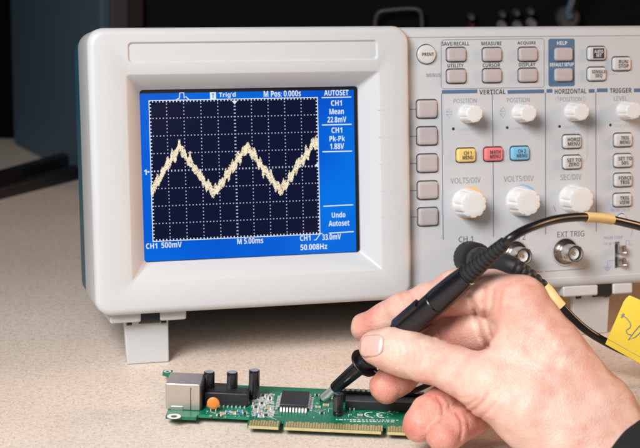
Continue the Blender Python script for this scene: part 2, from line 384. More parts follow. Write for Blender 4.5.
# screen bezel, proud of the control panel, with the sloped recess round the display
ri = [F(127, 75, BZ), F(377, 72, BZ), F(133, 283, BZ), F(383, 268, BZ)]
RX0 = (ri[0][0] + ri[2][0]) / 2; RX1 = (ri[1][0] + ri[3][0]) / 2; RZ1 = (ri[0][1] + ri[1][1]) / 2; RZ0 = (ri[2][1] + ri[3][1]) / 2
OX0, OX1, OZ0, OZ1 = -4.6, 112.4, -11.2, 77.9
def shell_loop(ins, y, r): return rr(U0 + ins, US - ins * .8, V0 + ins, V1 - ins, r, y, 8)
lp = [shell_loop(0.0, 5.0, 8.5), shell_loop(0, 3.8 - BZ, 8.5)]
for k in range(1, 7):
    a = math.radians(15 * k); lp.append(shell_loop(3.8 * (1 - math.cos(a)), 3.8 - BZ - 3.8 * math.sin(a), 8.5 - 2.5 * (1 - math.cos(a))))
lp += [rr(RX0 - .8, RX1 + .8, RZ0 - .8, RZ1 + .8, 1.8, -BZ, 8), rr(RX0, RX1, RZ0, RZ1, 1.4, .4 - BZ, 8), rr(OX0, OX1, OZ0, OZ1, 1.8, 0.6, 8), rr(OX0, OX1, OZ0, OZ1, 1.8, 2.4, 8)]
lp.append(rr(U0 + 4, US - 4, V0 + 4, V1 - 4, 3, 4.9, 8))
sh = part('screen_bezel', loft(lp + [lp[0]], False, False), M['shell'], scope, angle=28)
hx0, hz1 = F(127.5, 42, BZ); hx1, _ = F(378, 44, BZ); _, hz0 = F(250, 61.5, BZ)
boolean_cut(sh, loft([rr(hx0, hx1, hz0, hz1, 2.2, -BZ - 1.5), rr(hx0, hx1, hz0, hz1, 2.2, -BZ), rr(hx0 + .9, hx1 - .9, hz0 + .9, hz1 - .9, 1.6, 1.1 - BZ)]))
# right-hand housing with a sunk control panel
PX0, PX1, PZ0, PZ1 = 141.0, 288.5, -30.6, 103.4
def hl(ins, y, r): return rr(128 + ins, U1 - ins, V0 + .5 + ins, V1 - .5 - ins, r, y, 8)
lp = [hl(0, 5.1, 8), hl(0, 0, 8)]
for k in range(1, 6):
    a = math.radians(18 * k); lp.append(hl(4.6 * (1 - math.cos(a)), -4.6 * math.sin(a), 8 - 3 * (1 - math.cos(a))))
lp += [rr(136, PX1, PZ0, PZ1, 3, -4.65, 8), rr(136.2, PX1 - .3, PZ0 + .3, PZ1 - .3, 2.8, -4.1, 8)]
panel = part('panel_housing', loft(lp), M['panel'], scope, angle=28)
PY = -4.1                                            # front plane of the panel
B_W, B_H = 10.4, 7.1
buttons = []   # (px, py, w, h, material, legend, legend material)
for px, py in ((456.4, 54.6), (492.2, 54.6), (528, 54.3), (456.4, 76.2), (492.2, 75.6), (528, 75.2), (563.3, 54.2), (563.3, 74.8)): buttons.append((px, py, B_W, B_H, 'button', None, None))
for py in (109.0, 136.0, 163.2, 190.2, 216.8): buttons.append((427.0 + (py - 109) * .01, py, 11.0, 9.3, 'button', None, None))
for px, py, mt, tx in ((466, 155.2, 'button_y', 'CH 1\nMENU'), (493.4, 154.2, 'button_r', 'MATH\nMENU'), (520, 153.3, 'button_b', 'CH 2\nMENU'), (572, 141.6, 'button_w', 'HORIZ\nMENU'), (572, 162.2, 'button_w', 'SET TO\nZERO'),
                       (623, 140, 'button_w', 'TRIG\nMENU'), (623, 160.6, 'button_w', 'SET TO\n50%'), (623, 180, 'button_w', 'FORCE\nTRIG'), (622.5, 200, 'button_w', 'TRIG\nVIEW'),
                       (596.7, 53.4, 'button_w', 'AUTO\nSET'), (596.7, 74, 'button_w', 'SINGLE\nSEQ'), (621.6, 63.8, 'button_w', 'RUN/\nSTOP')):
    buttons.append((px, py, B_W, B_H, mt, tx, 'ink'))
cuts = []
for px, py, w, h, *_ in buttons:
    u, v = F(px, py, 4.6); g = 0.75
    cuts.append(loft([rr(u - w / 2 - g, u + w / 2 + g, v - h / 2 - g, v + h / 2 + g, 2.0, PY - 2), rr(u - w / 2 - g, u + w / 2 + g, v - h / 2 - g, v + h / 2 + g, 2.0, PY + 2.6)]))
pu, pv = F(426.5, 54.3, 4.6); cuts.append(lathe((pu, PY - 2, pv), (0, 1, 0), [(0, 5.6), (4.6, 5.6)], 40))
cu_, cv_ = F(621.5, 218.5, 4.2); cuts.append(lathe((cu_, PY - 2, cv_), (0, 1, 0), [(0, 3.0), (4.6, 3.0)], 24))
gu, gv = F(617.5, 255, 4.2); cuts.append(loft([rr(gu - 1.6, gu + 1.6, gv - 7.5, gv + 7.5, .6, PY - 2), rr(gu - 1.6, gu + 1.6, gv - 7.5, gv + 7.5, .6, PY + 3.4)]))
boolean_cut(panel, join(*cuts))
def button_mesh(w, h):
    f = PY - 1.75
    return mesh('button', *loft([rr(-w / 2, w / 2, -h / 2, h / 2, 1.5, 2.4), rr(-w / 2, w / 2, -h / 2, h / 2, 1.5, -1.1), rr(-w / 2 + .25, w / 2 - .25, -h / 2 + .25, h / 2 - .25, 1.4, -1.55), rr(-w / 2 + .7, w / 2 - .7, -h / 2 + .7, h / 2 - .7, 1.1, -1.8), rr(-w / 2 + 2.2, w / 2 - 2.2, -h / 2 + 2.2, h / 2 - 2.2, .8, -1.72)], cap0=False), angle=50)
bm_cache = {}
for px, py, w, h, mt, tx, im in buttons:
    u, v = F(px, py, 4.6); key = (w, h, mt)
    if key not in bm_cache: bm_cache[key] = button_mesh(w, h)
    b = put('button', bm_cache[key], M[mt], scope, (u, PY, v))
    if tx:
        g, gf = glyphs(tx, min(w - 2.2, 1.55 * max(len(s) for s in tx.split('\n'))), 4.5, 0.018)
        ink = M['ink']
        if tx.startswith('AUTO'):
            part('label_patch', shift(quad(-3.3, 3.4, -2.8, 2.8, 0), u + .6, PY - 1.84, v), M['ink'], b); ink = M['ink_white']
            g = g * 0.85
        part('legend', shift((g, gf), u + .6, PY - 1.90, v), ink, b, smooth=False)
b = part('button', lathe((pu, PY + 2.4, pv), (0, -1, 0), [(0, 5.0), (3.6, 5.0), (4.1, 4.7), (4.3, 4.2), (4.2, 2.0)], 40), M['button_w'], scope)
part('legend', shift(glyphs('PRINT', 6.6, 1.7, 0.02), pu + .3, PY - 2.02, pv), M['ink'], b, smooth=False)
part('button', lathe((cu_, PY + 2.4, cv_), (0, -1, 0), [(0, 2.5), (3.2, 2.5), (3.6, 2.1), (3.6, .8)], 24), M['button_w'], scope)

# printing on the panel
SC = 1.86
def print_text(txt, px, py, wpx, hpx, ink='ink', weight=0.012, y=PY - 0.05):
    u, v = F(px, py, -y); d = 822.0 - 0.15 * (596 - px); s = 1479 / d
    return part('lettering', shift(glyphs(txt, wpx / s / math.cos(YAW), hpx / s, weight), u, y, v), M[ink], scope, smooth=False)
def print_line(pts, w, ink='ink_blue', y=PY - 0.04, name='printed_line'):
    return part(name, ribbon([F(a, b, -y) for a, b in pts], w, y), M[ink], scope, smooth=False)
def print_rect(px0, py0, px1, py1, ink, y=PY - 0.03, r=0.0, name='printed_bar'):
    a = F(px0, (py0 + py1) / 2, -y)[0]; b_ = F(px1, (py0 + py1) / 2, -y)[0]; mx_ = (px0 + px1) / 2
    c = F(mx_, py1, -y)[1]; d = F(mx_, py0, -y)[1]
    L = rr(a, b_, c, d, r, y, 4) if r else quad(a, b_, c, d, y)[0]
    return part(name, (L, [tuple(range(len(L)))]), M[ink], scope, smooth=False)
for tx, px, py, w in (('SAVE/RECALL', 455.6, 43.6, 28), ('MEASURE', 491.5, 43.4, 20.5), ('ACQUIRE', 526.6, 43.2, 19), ('UTILITY', 455.6, 65.5, 16.5), ('CURSOR', 491.5, 65.1, 18), ('DISPLAY', 527.2, 64.6, 17)):
    print_text(tx, px, py, w, 3.7, 'ink', 0.02)
print_text('MENUS', 433.6, 75.2, 14.5, 3.7, 'ink_soft')
# outlined menu box
o_ = 0.0
bx = [(441.2, 42.5), (443.5, 39.8), (542.5, 38.6), (544.2, 40.5), (544.2, 86.0), (542.8, 87.3), (443.0, 88.8), (441.2, 86.8), (441.2, 42.5)]
print_line(bx, 0.35, 'ink_soft')
print_rect(548.4, 38.6, 574.8, 86.4, 'ink_blue', r=1.2, y=PY - 0.03)
print_text('HELP', 562.0, 43.0, 10.5, 3.7, 'ink_white', 0.02); print_text('DEFAULT SETUP', 561.8, 64.5, 24.5, 3.5, 'ink_white', 0.015)
for x0, x1, y0, tx, cx, w in ((441.8, 544.2, 91.6, 'VERTICAL', 492.5, 27), (546.6, 594.6, 90.9, 'HORIZONTAL', 570.6, 33), (596.8, 644, 90.2, 'TRIGGER', 620.8, 23)):
    print_rect(x0, y0 - 1.9, cx - w / 2 - 1.6, y0 + 1.9, 'ink_blue'); print_rect(cx + w / 2 + 1.6, y0 - 1.9, x1, y0 + 1.9, 'ink_blue')
    print_text(tx, cx, y0 + .3, w, 4.9, 'ink', 0.022)
print_line([(441.6, 93.4), (443.2, 239.5)], 0.42); print_line([(492.2, 93.0), (493.0, 152)], 0.42); print_line([(493.1, 158), (493.6, 237)], 0.42)
print_line([(545.4, 92.5), (545.6, 234.5)], 0.42); print_line([(595.7, 91.8), (596.3, 231.5)], 0.42)
print_line([(545, 271.5), (584.5, 268.8), (585.2, 266.5)], 0.35, 'ink_soft'); print_line([(496, 275), (543, 271.6)], 0.35, 'ink_soft')
for tx, px, py, w, h_ in (('POSITION', 465.2, 100.8, 23.5, 4.4), ('POSITION', 518.4, 100.0, 23.5, 4.4), ('POSITION', 570.8, 99.2, 22.5, 4.4), ('LEVEL', 620.6, 98.4, 14, 4.4)): print_text(tx, px, py, w, h_, 'ink_soft', 0.0)
for tx, px, py, w in (('VOLTS/DIV', 465.7, 180.4, 31), ('VOLTS/DIV', 518.8, 178.6, 31), ('SEC/DIV', 571, 177, 22)): print_text(tx, px, py, w, 5.6, 'ink_soft', 0.0)
for tx, px, py, w in (('CH 1', 465.8, 239.2, 14.5), ('CH 2', 518.5, 237.4, 14.5), ('EXT TRIG', 570.9, 234, 28.5)): print_text(tx, px, py, w, 5.6, 'ink', 0.0)
print_text('300V CAT II', 496.5, 243.6, 15, 2.4, 'ink_faint', 0.0)
for tx, px, py, w in (('CURSOR 1', 467, 129.3, 20), ('CURSOR 2', 520.5, 128.3, 20), ('HELP SCROLL', 574, 126.8, 22), ('USER SELECT', 624.5, 125.6, 22)): print_text(tx, px, py, w, 2.8, 'ink_faint', 0.0)
print_text('PROBE CHECK', 620.5, 210.2, 20, 3.0, 'ink_violet', 0.006)
print_text('PROBE COMP', 613.5, 237.6, 20, 2.9, 'ink_violet', 0.0); print_text('~5V @ 1kHz', 611.0, 243.8, 19, 2.9, 'ink_violet', 0.0)
print_line([(623, 245.5), (626, 245.3), (626, 240.8), (629.5, 240.6), (629.5, 245.1), (632.5, 244.9)], 0.3, 'ink_violet'); print_line([(632.5, 222), (632.5, 232), (630.5, 236.5)], 0.25, 'ink_violet')
print_line([(614, 260.2), (607.6, 260.6), (607.6, 267.4)], 0.3, 'ink_violet')
for k, w in enumerate((3.4, 2.2, 1.0)): print_line([(607.6 - w, 267.6 + 1.6 * k), (607.6 + w, 267.4 + 1.6 * k)], 0.3, 'ink_violet')
print_line([(607, 74.2), (617.5, 74.4), (620.8, 71.0)], 0.28, 'ink_faint')
print_line([(587.3, 108), (587.5, 156.5), (585.8, 160.6), (582.8, 161.6)], 0.28, 'ink_faint')
print_line([(553.6, 206.0), (555.8, 211.4)], 0.35, 'ink_blue'); 
for k, (py, col) in enumerate(zip((109.0, 136.0, 163.2, 190.2, 216.8), range(5))):
    print_line([(409.3 + (py - 109) * .014, py + .4), (416.8, py + .2)], 0.4, 'ink_blue')
    a = F(377.5 + (py - 109) * .03, py + 1.0, BZ); b2 = F(403.0 + (py - 109) * .014, py + .4, BZ)
    part('pointer_line', ribbon([a, b2], 0.22, -BZ - .03), M['panel'], scope, smooth=False)
def dot(px, py, r):
    u, v = F(px, py, 4.1); part('printed_dot', ([(u + r * math.cos(k * math.pi / 8), PY - .04, v + r * math.sin(k * math.pi / 8)) for k in range(16)], [tuple(range(16))]), M['ink'], scope, smooth=False)
for px, py in ((453.3, 128.8), (507.2, 127.6), (559.6, 126.4), (610.4, 125)): dot(px, py, 0.85)
for px, py in ((449.4, 113.2), (503, 112.5)):
    for s in (-1, 1): print_line([(px - 3, py + s * 1.2), (px, py + s * 5.2), (px + 3, py + s * 1.2), (px - 3, py + s * 1.2)], 0.22, 'ink_soft', name='arrow_mark')
for s, px in ((-1, 556.8), (1, 585.0)): print_line([(px - s * 1.5, 96.2), (px + s * 1.6, 99.2), (px - s * 1.5, 102.2), (px - s * 1.5, 96.2)], 0.2, 'ink_soft', name='arrow_mark')

# knobs
def knob(px, py, r, L, nf, ring=None):
    u, v = F(px, py, 4.1)
    k = part('knob', lathe((u, PY - .3, v), (0, -1, 0), [(0, r * 1.0), (0.8, r), (1.4, r * .985), (L * .55, r * .95), (L - 1.2, r * .92), (L - .35, r * .89), (L, r * .80), (L - .05, r * .5)], 96, flute=(nf, 0.075, (2, 5))), M['knob'], scope, angle=40)
    part('skirt', lathe((u, PY + .3, v), (0, -1, 0), [(0, r * 1.06), (.9, r * 1.04), (1.2, r * 1.0)], 64), M['button_w'], k)
    if ring: part('colour_arc', ([(u + 1.7 + r * 1.16 * math.cos(q * math.pi / 20), PY - .05, v - .2 + r * 1.16 * math.sin(q * math.pi / 20)) for q in range(40)], [tuple(range(40))]), M[ring], k, smooth=False)
    return k
for px, py in ((467.2, 113.6), (520.6, 112.9), (572.8, 111.7), (624.8, 110.4)): knob(px, py, 5.2, 11.0, 9)
knob(466.2, 203.0, 8.0, 11.5, 10, 'ring_y'); knob(519.8, 201.0, 8.0, 11.5, 10, 'ring_b'); knob(572.6, 198.6, 8.0, 11.5, 10)

# BNC sockets
def bnc(px, py):
    u, v = F(px, py, 4.1); n = (0, -1, 0)
    b = part('bnc_socket', lathe((u, PY, v), n, [(0, 7.2), (1.2, 7.0), (1.3, 5.6), (3.0, 5.5), (3.1, 4.75), (13.5, 4.75), (14.0, 4.5), (14.0, 4.05), (5.0, 4.05)], 40, cap1=True), M['nickel'], scope)
    part('flange_ring', lathe((u, PY, v), n, [(0.2, 8.2), (.9, 8.0), (.9, 7.3), (.2, 7.3)], 40, cap0=False, cap1=False), M['button'], b)
    for a in (0.5, 0.5 + math.pi):
        q = (u + 4.5 * math.cos(a), PY, v + 4.5 * math.sin(a))
        part('bayonet_lug', lathe((q[0], PY - 9.5, q[2]), (math.cos(a), 0, math.sin(a)), [(0, 1.0), (1.3, 1.0), (1.5, .8)], 14), M['nickel'], b)
    part('insulator', lathe((u, PY - 5, v), n, [(0, 3.2), (6.2, 3.2), (6.2, 1.3), (5.5, 1.2)], 28), M['teflon'], b)
    part('centre_contact', lathe((u, PY - 5, v), n, [(0, .9), (6.8, .9), (6.9, .5), (5, .45)], 16), M['gold'], b)
    return b
bnc(467.3, 257.0); bnc(514.5, 254.0); bnc(565.0, 251.4)
# probe compensation clips
for dz in (3.4, -3.6):
    part('test_clip', loft([rr(gu - .5, gu + 1.5, gv + dz - 2.3, gv + dz + 2.3, .5, PY + 3), rr(gu - .5, gu + 1.5, gv + dz - 2.3, gv + dz + 2.3, .5, PY - 2.2), rr(gu + 1.0, gu + 3.6, gv + dz - 2.3, gv + dz + 2.3, .8, PY - 4.0), rr(gu + 2.6, gu + 4.2, gv + dz - 2.0, gv + dz + 2.0, .6, PY - 2.6)]), M['nickel'], scope)

# display
disp = part('display', box(OX0 - 1.5, OX1 + 1.5, 2.0, 4.0, OZ0 - 1.5, OZ1 + 1.5), M['bezel_black'], scope)
LX0, LX1, LZ0, LZ1 = F(141.6, 180, -1.9)[0] + .1, F(355.0, 170, -1.9)[0], F(250, 256.6, -1.9)[1], F(250, 91.6, -1.9)[1]
part('lit_area', quad(LX0, LX1, LZ0, LZ1, 1.94), M['lcd'], disp, smooth=False)
gy = 1.90
c4 = [F(148.3, 101.1, -gy), F(317.8, 97.3, -gy), F(153.9, 241.7, -gy), F(319.2, 233.4, -gy)]
GX0 = (c4[0][0] + c4[2][0]) / 2; GX1 = (c4[1][0] + c4[3][0]) / 2; GZ1 = (c4[0][1] + c4[1][1]) / 2; GZ0 = (c4[2][1] + c4[3][1]) / 2
part('graticule_field', quad(GX0, GX1, GZ0, GZ1, gy), M['lcd_dark'], disp, smooth=False)
dx, dz = (GX1 - GX0) / 10, (GZ1 - GZ0) / 8
Q = []; q = 0.25
for i in range(1, 10):
    for j in range(1, 40): x = GX0 + dx * i; z = GZ0 + dz * j / 5; s = (0.50 if i == 5 else q); Q.append(quad(x - s, x + s, z - q * 1.1, z + q * 1.1, gy - .03))
for j in range(1, 8):
    for i in range(1, 50):
        x = GX0 + dx * i / 5; z = GZ0 + dz * j; s = (0.46 if j == 4 else q); Q.append(quad(x - q * 1.1, x + q * 1.1, z - s, z + s, gy - .036))
g_ = part('graticule_dots', join(*Q), M['lcd_dot'], disp, smooth=False); g_['kind'] = 'stuff'
Q = []
for k in range(51):
    x = GX0 + dx * k / 5
    for z, s in ((GZ0, 1), (GZ1, -1)): Q.append(quad(x - .26, x + .26, min(z, z + s * .9), max(z, z + s * .9), gy - .03))
for k in range(41):
    z = GZ0 + dz * k / 5
    for x, s in ((GX0, 1), (GX1, -1)): Q.append(quad(min(x, x + s * .9), max(x, x + s * .9), z - .26, z + .26, gy - .036))
for a in ((GX0 - .3, GX1 + .3, GZ0 - .3, GZ0 + .1), (GX0 - .3, GX1 + .3, GZ1 - .1, GZ1 + .3), (GX0 - .3, GX0 + .1, GZ0 + .1, GZ1 - .1), (GX1 - .1, GX1 + .3, GZ0 + .1, GZ1 - .1)): Q.append(quad(*a, gy - .04))
part('graticule_frame', join(*Q), M['lcd_white'], disp, smooth=False)
# waveform: noisy triangle wave, many overlaid sweeps
kp = [F(a, b, -gy) for a, b in ((151.0, 190), (164, 170), (180.0, 148.5), (197, 171), (213.5, 194.5), (230, 170), (247, 145.5), (263.5, 168.5), (280.5, 191.5), (296.5, 168), (312.5, 145.0), (318.5, 144.0))]
kx = [a for a, b in kp]; kz = [b for a, b in kp]
xs = np.linspace(kx[0], kx[-1], 300); zs = np.interp(xs, kx, kz)
T1 = []; T2 = []; PXL = (GX1 - GX0) / 250.0           # one display pixel
ncol = int((kx[-1] - kx[0]) / PXL); walk = 0.0
for i in range(ncol):
    x = kx[0] + PXL * i; zc = float(np.interp(x, kx, kz))
    zig = 1.9 * (abs(((x - kx[2]) / 3.1 + .25) % 1.0 - .5) * 4 - 1) * (.7 + .3 * math.sin(x * .7))
    walk = .85 * walk + rng.normal(0, .30); zc += zig * .85 + walk
    if i % 3 == 0: hu = 2.0 + abs(rng.normal(0, .75)) + .5 * math.sin(i * .9); hd_ = 2.0 + abs(rng.normal(0, .75)) + .5 * math.sin(i * 1.1 + 2)
    for k in range(int(round((zc - hd_ - GZ0) / PXL)), int(round((zc + hu - GZ0) / PXL)) + 1):
        z = GZ0 + k * PXL; edge = abs(z - zc) / 2.8; blob = math.sin(i * .55 + 1.7 * math.sin(k * .6)) * math.sin(k * .8 + math.sin(i * .31)); r_ = rng.random()
        if r_ < .06 * edge: continue
        (T2 if r_ > .97 - .22 * edge - .70 * max(0, blob - .25) else T1).append(quad(x - PXL * .48, x + PXL * .48, z - PXL * .48, z + PXL * .48, gy - .06))
part('trace_afterglow', join(*T2), M['lcd_tr2'], disp, smooth=False)
part('waveform_trace', join(*T1), M['lcd_tr1'], disp, smooth=False)
def lcd_text(txt, px, py, wpx, hpx, weight=0.012):
    u, v = F(px, py, -gy); s = 1479.0 / (770 + (px - 250) * .15)
    part('screen_text', shift(glyphs(txt, wpx / s / math.cos(YAW), hpx / s, weight), u, gy - .06, v), M['lcd_white'], disp, smooth=False)
for a in (("Trig'd", 227.3, 95.2, 16.5, 6.0), ('M Pos: 0.000s', 282.3, 93.6, 37, 6.0), ('AUTOSET', 336.3, 92.7, 24.5, 5.6), ('CH1', 336.4, 103, 10.8, 5.6), ('Mean', 336.6, 111.4, 14.6, 5.6), ('22.8mV', 336.8, 119.5, 19, 5.8),
          ('CH1', 336.8, 130.1, 10.8, 5.6), ('Pk-Pk', 337.2, 138.4, 15.6, 5.6), ('1.88V', 337, 146.2, 14.2, 5.8), ('Undo', 338.6, 214.8, 13.8, 5.6), ('Autoset', 339, 223.2, 21, 5.6),
          ('CH1', 151.6, 246.0, 11.0, 5.6), ('500mV', 171.6, 244.8, 20, 5.8), ('M 5.00ms', 250.2, 240.8, 26, 5.8), ('CH1', 305.2, 238.0, 10.6, 5.6), ('33.0mV', 331.6, 236.8, 19.0, 5.8), ('50.008Hz', 313.8, 246.8, 27, 5.8), ('1', 145.3, 172.2, 2.6, 5.4)): lcd_text(*a)
def lcd_line(pts, w=0.4): part('screen_mark', ribbon([F(a, b, -gy) for a, b in pts], w, gy - .06), M['lcd_white'], disp, smooth=False)
lcd_line([(321.6, 97.6), (351.2, 97.0)], .55); lcd_line([(322, 125.0), (351.6, 124.2)], .55); lcd_line([(322.4, 151.8), (352, 151.0)], .55); lcd_line([(323.4, 206.2), (353, 204.8)], .55); lcd_line([(329, 233.2), (353.6, 231.6)], .55)
lcd_line([(314.0, 240.0), (316, 239.8), (320.4, 233.6), (322.4, 233.4)], .45)
lcd_line([(176.0, 100.0), (178.6, 98.4), (179.4, 98.3), (179.8, 92.8), (183.8, 92.7), (184.2, 98.2), (185.8, 96.6), (189, 99.6)], .5)
lcd_line([(147.4, 171.9), (149.4, 171.8)], .8)
iu, iv = F(213, 95.8, -gy); ic = part('screen_mark', quad(iu - 1.6, iu + 1.6, iv - 1.9, iv + 1.9, gy - .06), M['lcd_white'], disp, smooth=False)
part('screen_text', shift(glyphs('T', 1.5, 2.4, .03), iu, gy - .09, iv), M['lcd'], disp, smooth=False)
tu, tv = F(234.6, 101.8, -gy); part('screen_mark', ([(tu - 1.5, gy - .07, tv + .6), (tu + 1.5, gy - .07, tv + .6), (tu, gy - .07, tv - 1.4)], [(0, 1, 2)]), M['lcd_white'], disp, smooth=False)
tu, tv = F(316.6, 165.2, -gy); part('screen_mark', ([(tu + .8, gy - .07, tv + 1.3), (tu + .8, gy - .07, tv - 1.3), (tu - 1.0, gy - .07, tv)], [(0, 1, 2)]), M['lcd_white'], disp, smooth=False)

# flip feet: bracket block under the bezel, black hinge, swung-out leg
def foot(pxs, yb):
    (xa, ya), (xb, _), (xm0, xm1), (ga, gb) = pxs
    u0 = F(xa, ya, 0)[0]; u1 = F(xb, ya, 0)[0]; m0 = F(xm0, ya, 0)[0]; m1 = F(xm1, ya, 0)[0]
    f0 = F(ga[0], ga[1], -4)[0]; f1 = F(gb[0], gb[1], -4)[0]
    zt, zb = V0 + 1.0, V0 - 4.9
    f = part('foot', box(u0, m0, -3.4, 24, zb, zt, .7), M['shell'], scope)
    part('bracket', box(m1, u1, -3.4, 24, zb, zt, .7), M['shell'], f)
    part('hinge', lathe((m0 - .3, 2.6, zb + 1.9), (1, 0, 0), [(0, 3.8), (m1 - m0 + .6, 3.8)], 24), M['rubber'], f)
    part('hinge_pad', box(m0 + .2, m1 - .2, -2.4, 20, zb + .4, zt, .3), M['rubber'], f)
    for s in (f0 + 2.4, f1 - 2.8): part('pivot_pin', lathe((s - 1.2, 2.2, zb - 1.0), (1, 0, 0), [(0, 1.3), (2.6, 1.3)], 14), M['black'], f)
    # leg plate from the hinge down to the table; lower edge lies on the table plane
    def lowz(y): return (-(TW[2]) - (RS[2][1] * y)) / RS[2][2]
    yb_, yt_ = 7.5, 3.4; zt2 = zb + .2; zl = lowz(yb_) + .15; zl2 = lowz(yb_ + 4.4) + .15
    a0, a1, b0, b1 = f0, f1, f0 + 1.6, f1 + .4
    V = []
    for (x0, x1, ya_, z_) in ((a0, a1, yt_, zt2), (b0, b1, yb_, zl)): V += [(x0, ya_, z_), (x1, ya_, z_)]
    V += [(a0, yt_ + 4.4, zt2), (a1, yt_ + 4.4, zt2), (b0, yb_ + 4.4, zl2), (b1, yb_ + 4.4, zl2)]
    lg = part('leg', (V, [(0, 1, 3, 2), (4, 6, 7, 5), (0, 2, 6, 4), (1, 5, 7, 3), (0, 4, 5, 1), (2, 3, 7, 6)]), M['shell'], f, smooth=False)
    bv = lg.modifiers.new('b', 'BEVEL'); bv.width = 0.0006; bv.segments = 2
foot(((109.3, 318), (185.3, 316), (140.2, 159.3), ((124, 327), (168.3, 324)))[:4], 0)
foot(((561, 297), (630, 292), (595.5, 610.6), ((573, 300), (609.5, 296)))[:4], 0)

# ------------------------------------------------------------------ circuit board
BO = np.array([-15.4, 641.5, 0.0]); BYAW = -0.042; ZB = 3.0; ZT = 4.6
cb_, sb_ = math.cos(BYAW), math.sin(BYAW)
def bp_(px, py, z=ZT):
    w = on_table(px, py, z) - BO; return (cb_ * w[0] + sb_ * w[1], -sb_ * w[0] + cb_ * w[1])
pcb = thing('circuit_board', 'green network card with metal jack, black capacitors and gold edge fingers lying on the table', 'circuit board', BO, (0, 0, BYAW))
def extrude_xy(poly, z0, z1):
    n = len(poly); V = [(x, y, z0) for x, y in poly] + [(x, y, z1) for x, y in poly]
    return V, [tuple(range(n)), tuple(range(n, 2 * n))] + [(i, (i + 1) % n, n + (i + 1) % n, n + i) for i in range(n)]
FY = 0.0; EY = 7.6; HX2, HY2 = bp_(167.5, 371.4)
XL = bp_(163.5, 421)[0]; 
outline = [(XL, 7.0), (XL + 14.5, 7.0), (XL + 14.8, 10.4), (-15.9, 10.4), (-15.9, FY + .6), (-15.3, FY), (-1.3, FY), (-.8, FY + .6), (-.8, EY), (.9, EY), (.9, FY + .6), (1.4, FY), (46.6, FY), (47.1, FY + .6), (47.1, EY), (48.9, EY), (48.9, FY + .6), (49.4, FY), (63.0, FY), (63.5, FY + .6), (63.5, 10.4), (70, 10.4), (70, 51), (XL + 9.0, 51), (XL + 9.0, HY2 - 9.0), (HX2 + 2.4, HY2 - 3.0), (HX2 + 2.4, HY2 + 2.2), (HX2 - 2.2, HY2 + 2.2), (HX2 - 2.2, HY2 - 2.2), (XL + 3.0, HY2 - 10.0), (XL + 1.2, 44), (XL, 20)]
board = part('board', extrude_xy(outline, ZB, ZT), M['pcb'], pcb, smooth=False)
# gold edge contacts, 1.27 mm pitch
Q = []
for a, n in ((-15.2, 11), (1.75, 36), (49.5, 11)):
    for k in range(n):
        x = a + 1.27 * k; Q.append(box(x + .12, x + 1.08, FY + .35, EY - .6 - (0.0 if k % 3 else 1.0), ZT - .05, ZT + .06))
g_ = part('edge_contacts', join(*Q), M['gold'], pcb, smooth=False); g_['kind'] = 'stuff'
Q = []
for a0, a1 in ((-15.3, -1.3), (1.4, 46.6), (49.4, 63)): Q.append(box(a0, a1, FY - .03, FY + .8, ZB + .05, ZT - .1))
part('bevelled_edge', join(*Q), M['edge'], pcb, smooth=False)
# network jack
jx0, jy0 = bp_(165.5, 409.5); jx1 = bp_(200.5, 409)[0]; jw = 15.5; jz = ZT + 13.2
jack = part('network_jack', box(jx0, jx1, jy0, jy0 + jw, ZT + .05, jz, .35), M['tin'], pcb)
part('jack_opening', box(jx0 - .25, jx0 + .2, jy0 + 2, jy0 + jw - 2, ZT + 1.4, jz - 2.0), M['black'], jack, smooth=False)
part('side_spring', box(jx1 - 4.6, jx1 - 4.2, jy0 - .12, jy0 + .2, ZT + .3, jz - 1.6), M['black'], jack, smooth=False)
part('shield_tab', box(jx0 + 2.6, jx1 - 8, jy0 - .35, jy0 + .2, ZT + .0, ZT + 2.0, .12), M['tin'], jack)
part('rear_skirt', box(jx1 - .2, jx1 + .9, jy0 + .5, jy0 + jw - .5, ZT + .05, jz - .5, .2), M['black'], jack)
hx, hy = bp_(174, 416.5)
def disc_(x, y, z, r0, r1, n=28):
    V = [(x + r * math.cos(2 * math.pi * k / n), y + r * math.sin(2 * math.pi * k / n), z) for r in (r0, r1) for k in range(n)]
    return V, [(k, (k + 1) % n, n + (k + 1) % n, n + k) for k in range(n)]
part('mounting_pad', disc_(hx, hy, ZT + .05, 1.5, 3.3), M['silk'], pcb, smooth=False)
part('mounting_hole', lathe((hx, hy, ZT + .04), (0, 0, -1), [(0, 1.5), (.02, 1.5)], 24), M['black'], pcb, smooth=False)
hx2, hy2 = bp_(167.5, 371.4); part('mounting_pad', disc_(hx2, hy2, ZT + .05, .9, 1.9), M['silk'], pcb, smooth=False)
# black transformer block between the jack and the chip
tx0, ty0 = bp_(203.5, 407); tx1 = bp_(250.5, 404)[0]
tr = part('transformer_block', box(tx0, tx1 - 1, ty0 + 2, ty0 + 11, ZT + .1, ZT + 6.6, .35), M['chip'], pcb)
part('lid_ridge', box(tx0 + 2, tx1 - 4, ty0 + 3.6, ty0 + 4.4, ZT + 6.5, ZT + 7.0), M['chip'], tr, smooth=False)
part('relay_block', box(tx0 - 1.5, tx1 - 8, ty0 + 14.5, ty0 + 20, ZT + .1, ZT + 5.0, .35), M['black'], pcb)
Q = [box(tx0 + 1.2 + 2.0 * k, tx0 + 1.9 + 2.0 * k, ty0 + .7, ty0 + 2.1, ZT, ZT + .6) for k in range(10)]
part('lead_row', join(*Q), M['solder'], tr, smooth=False)
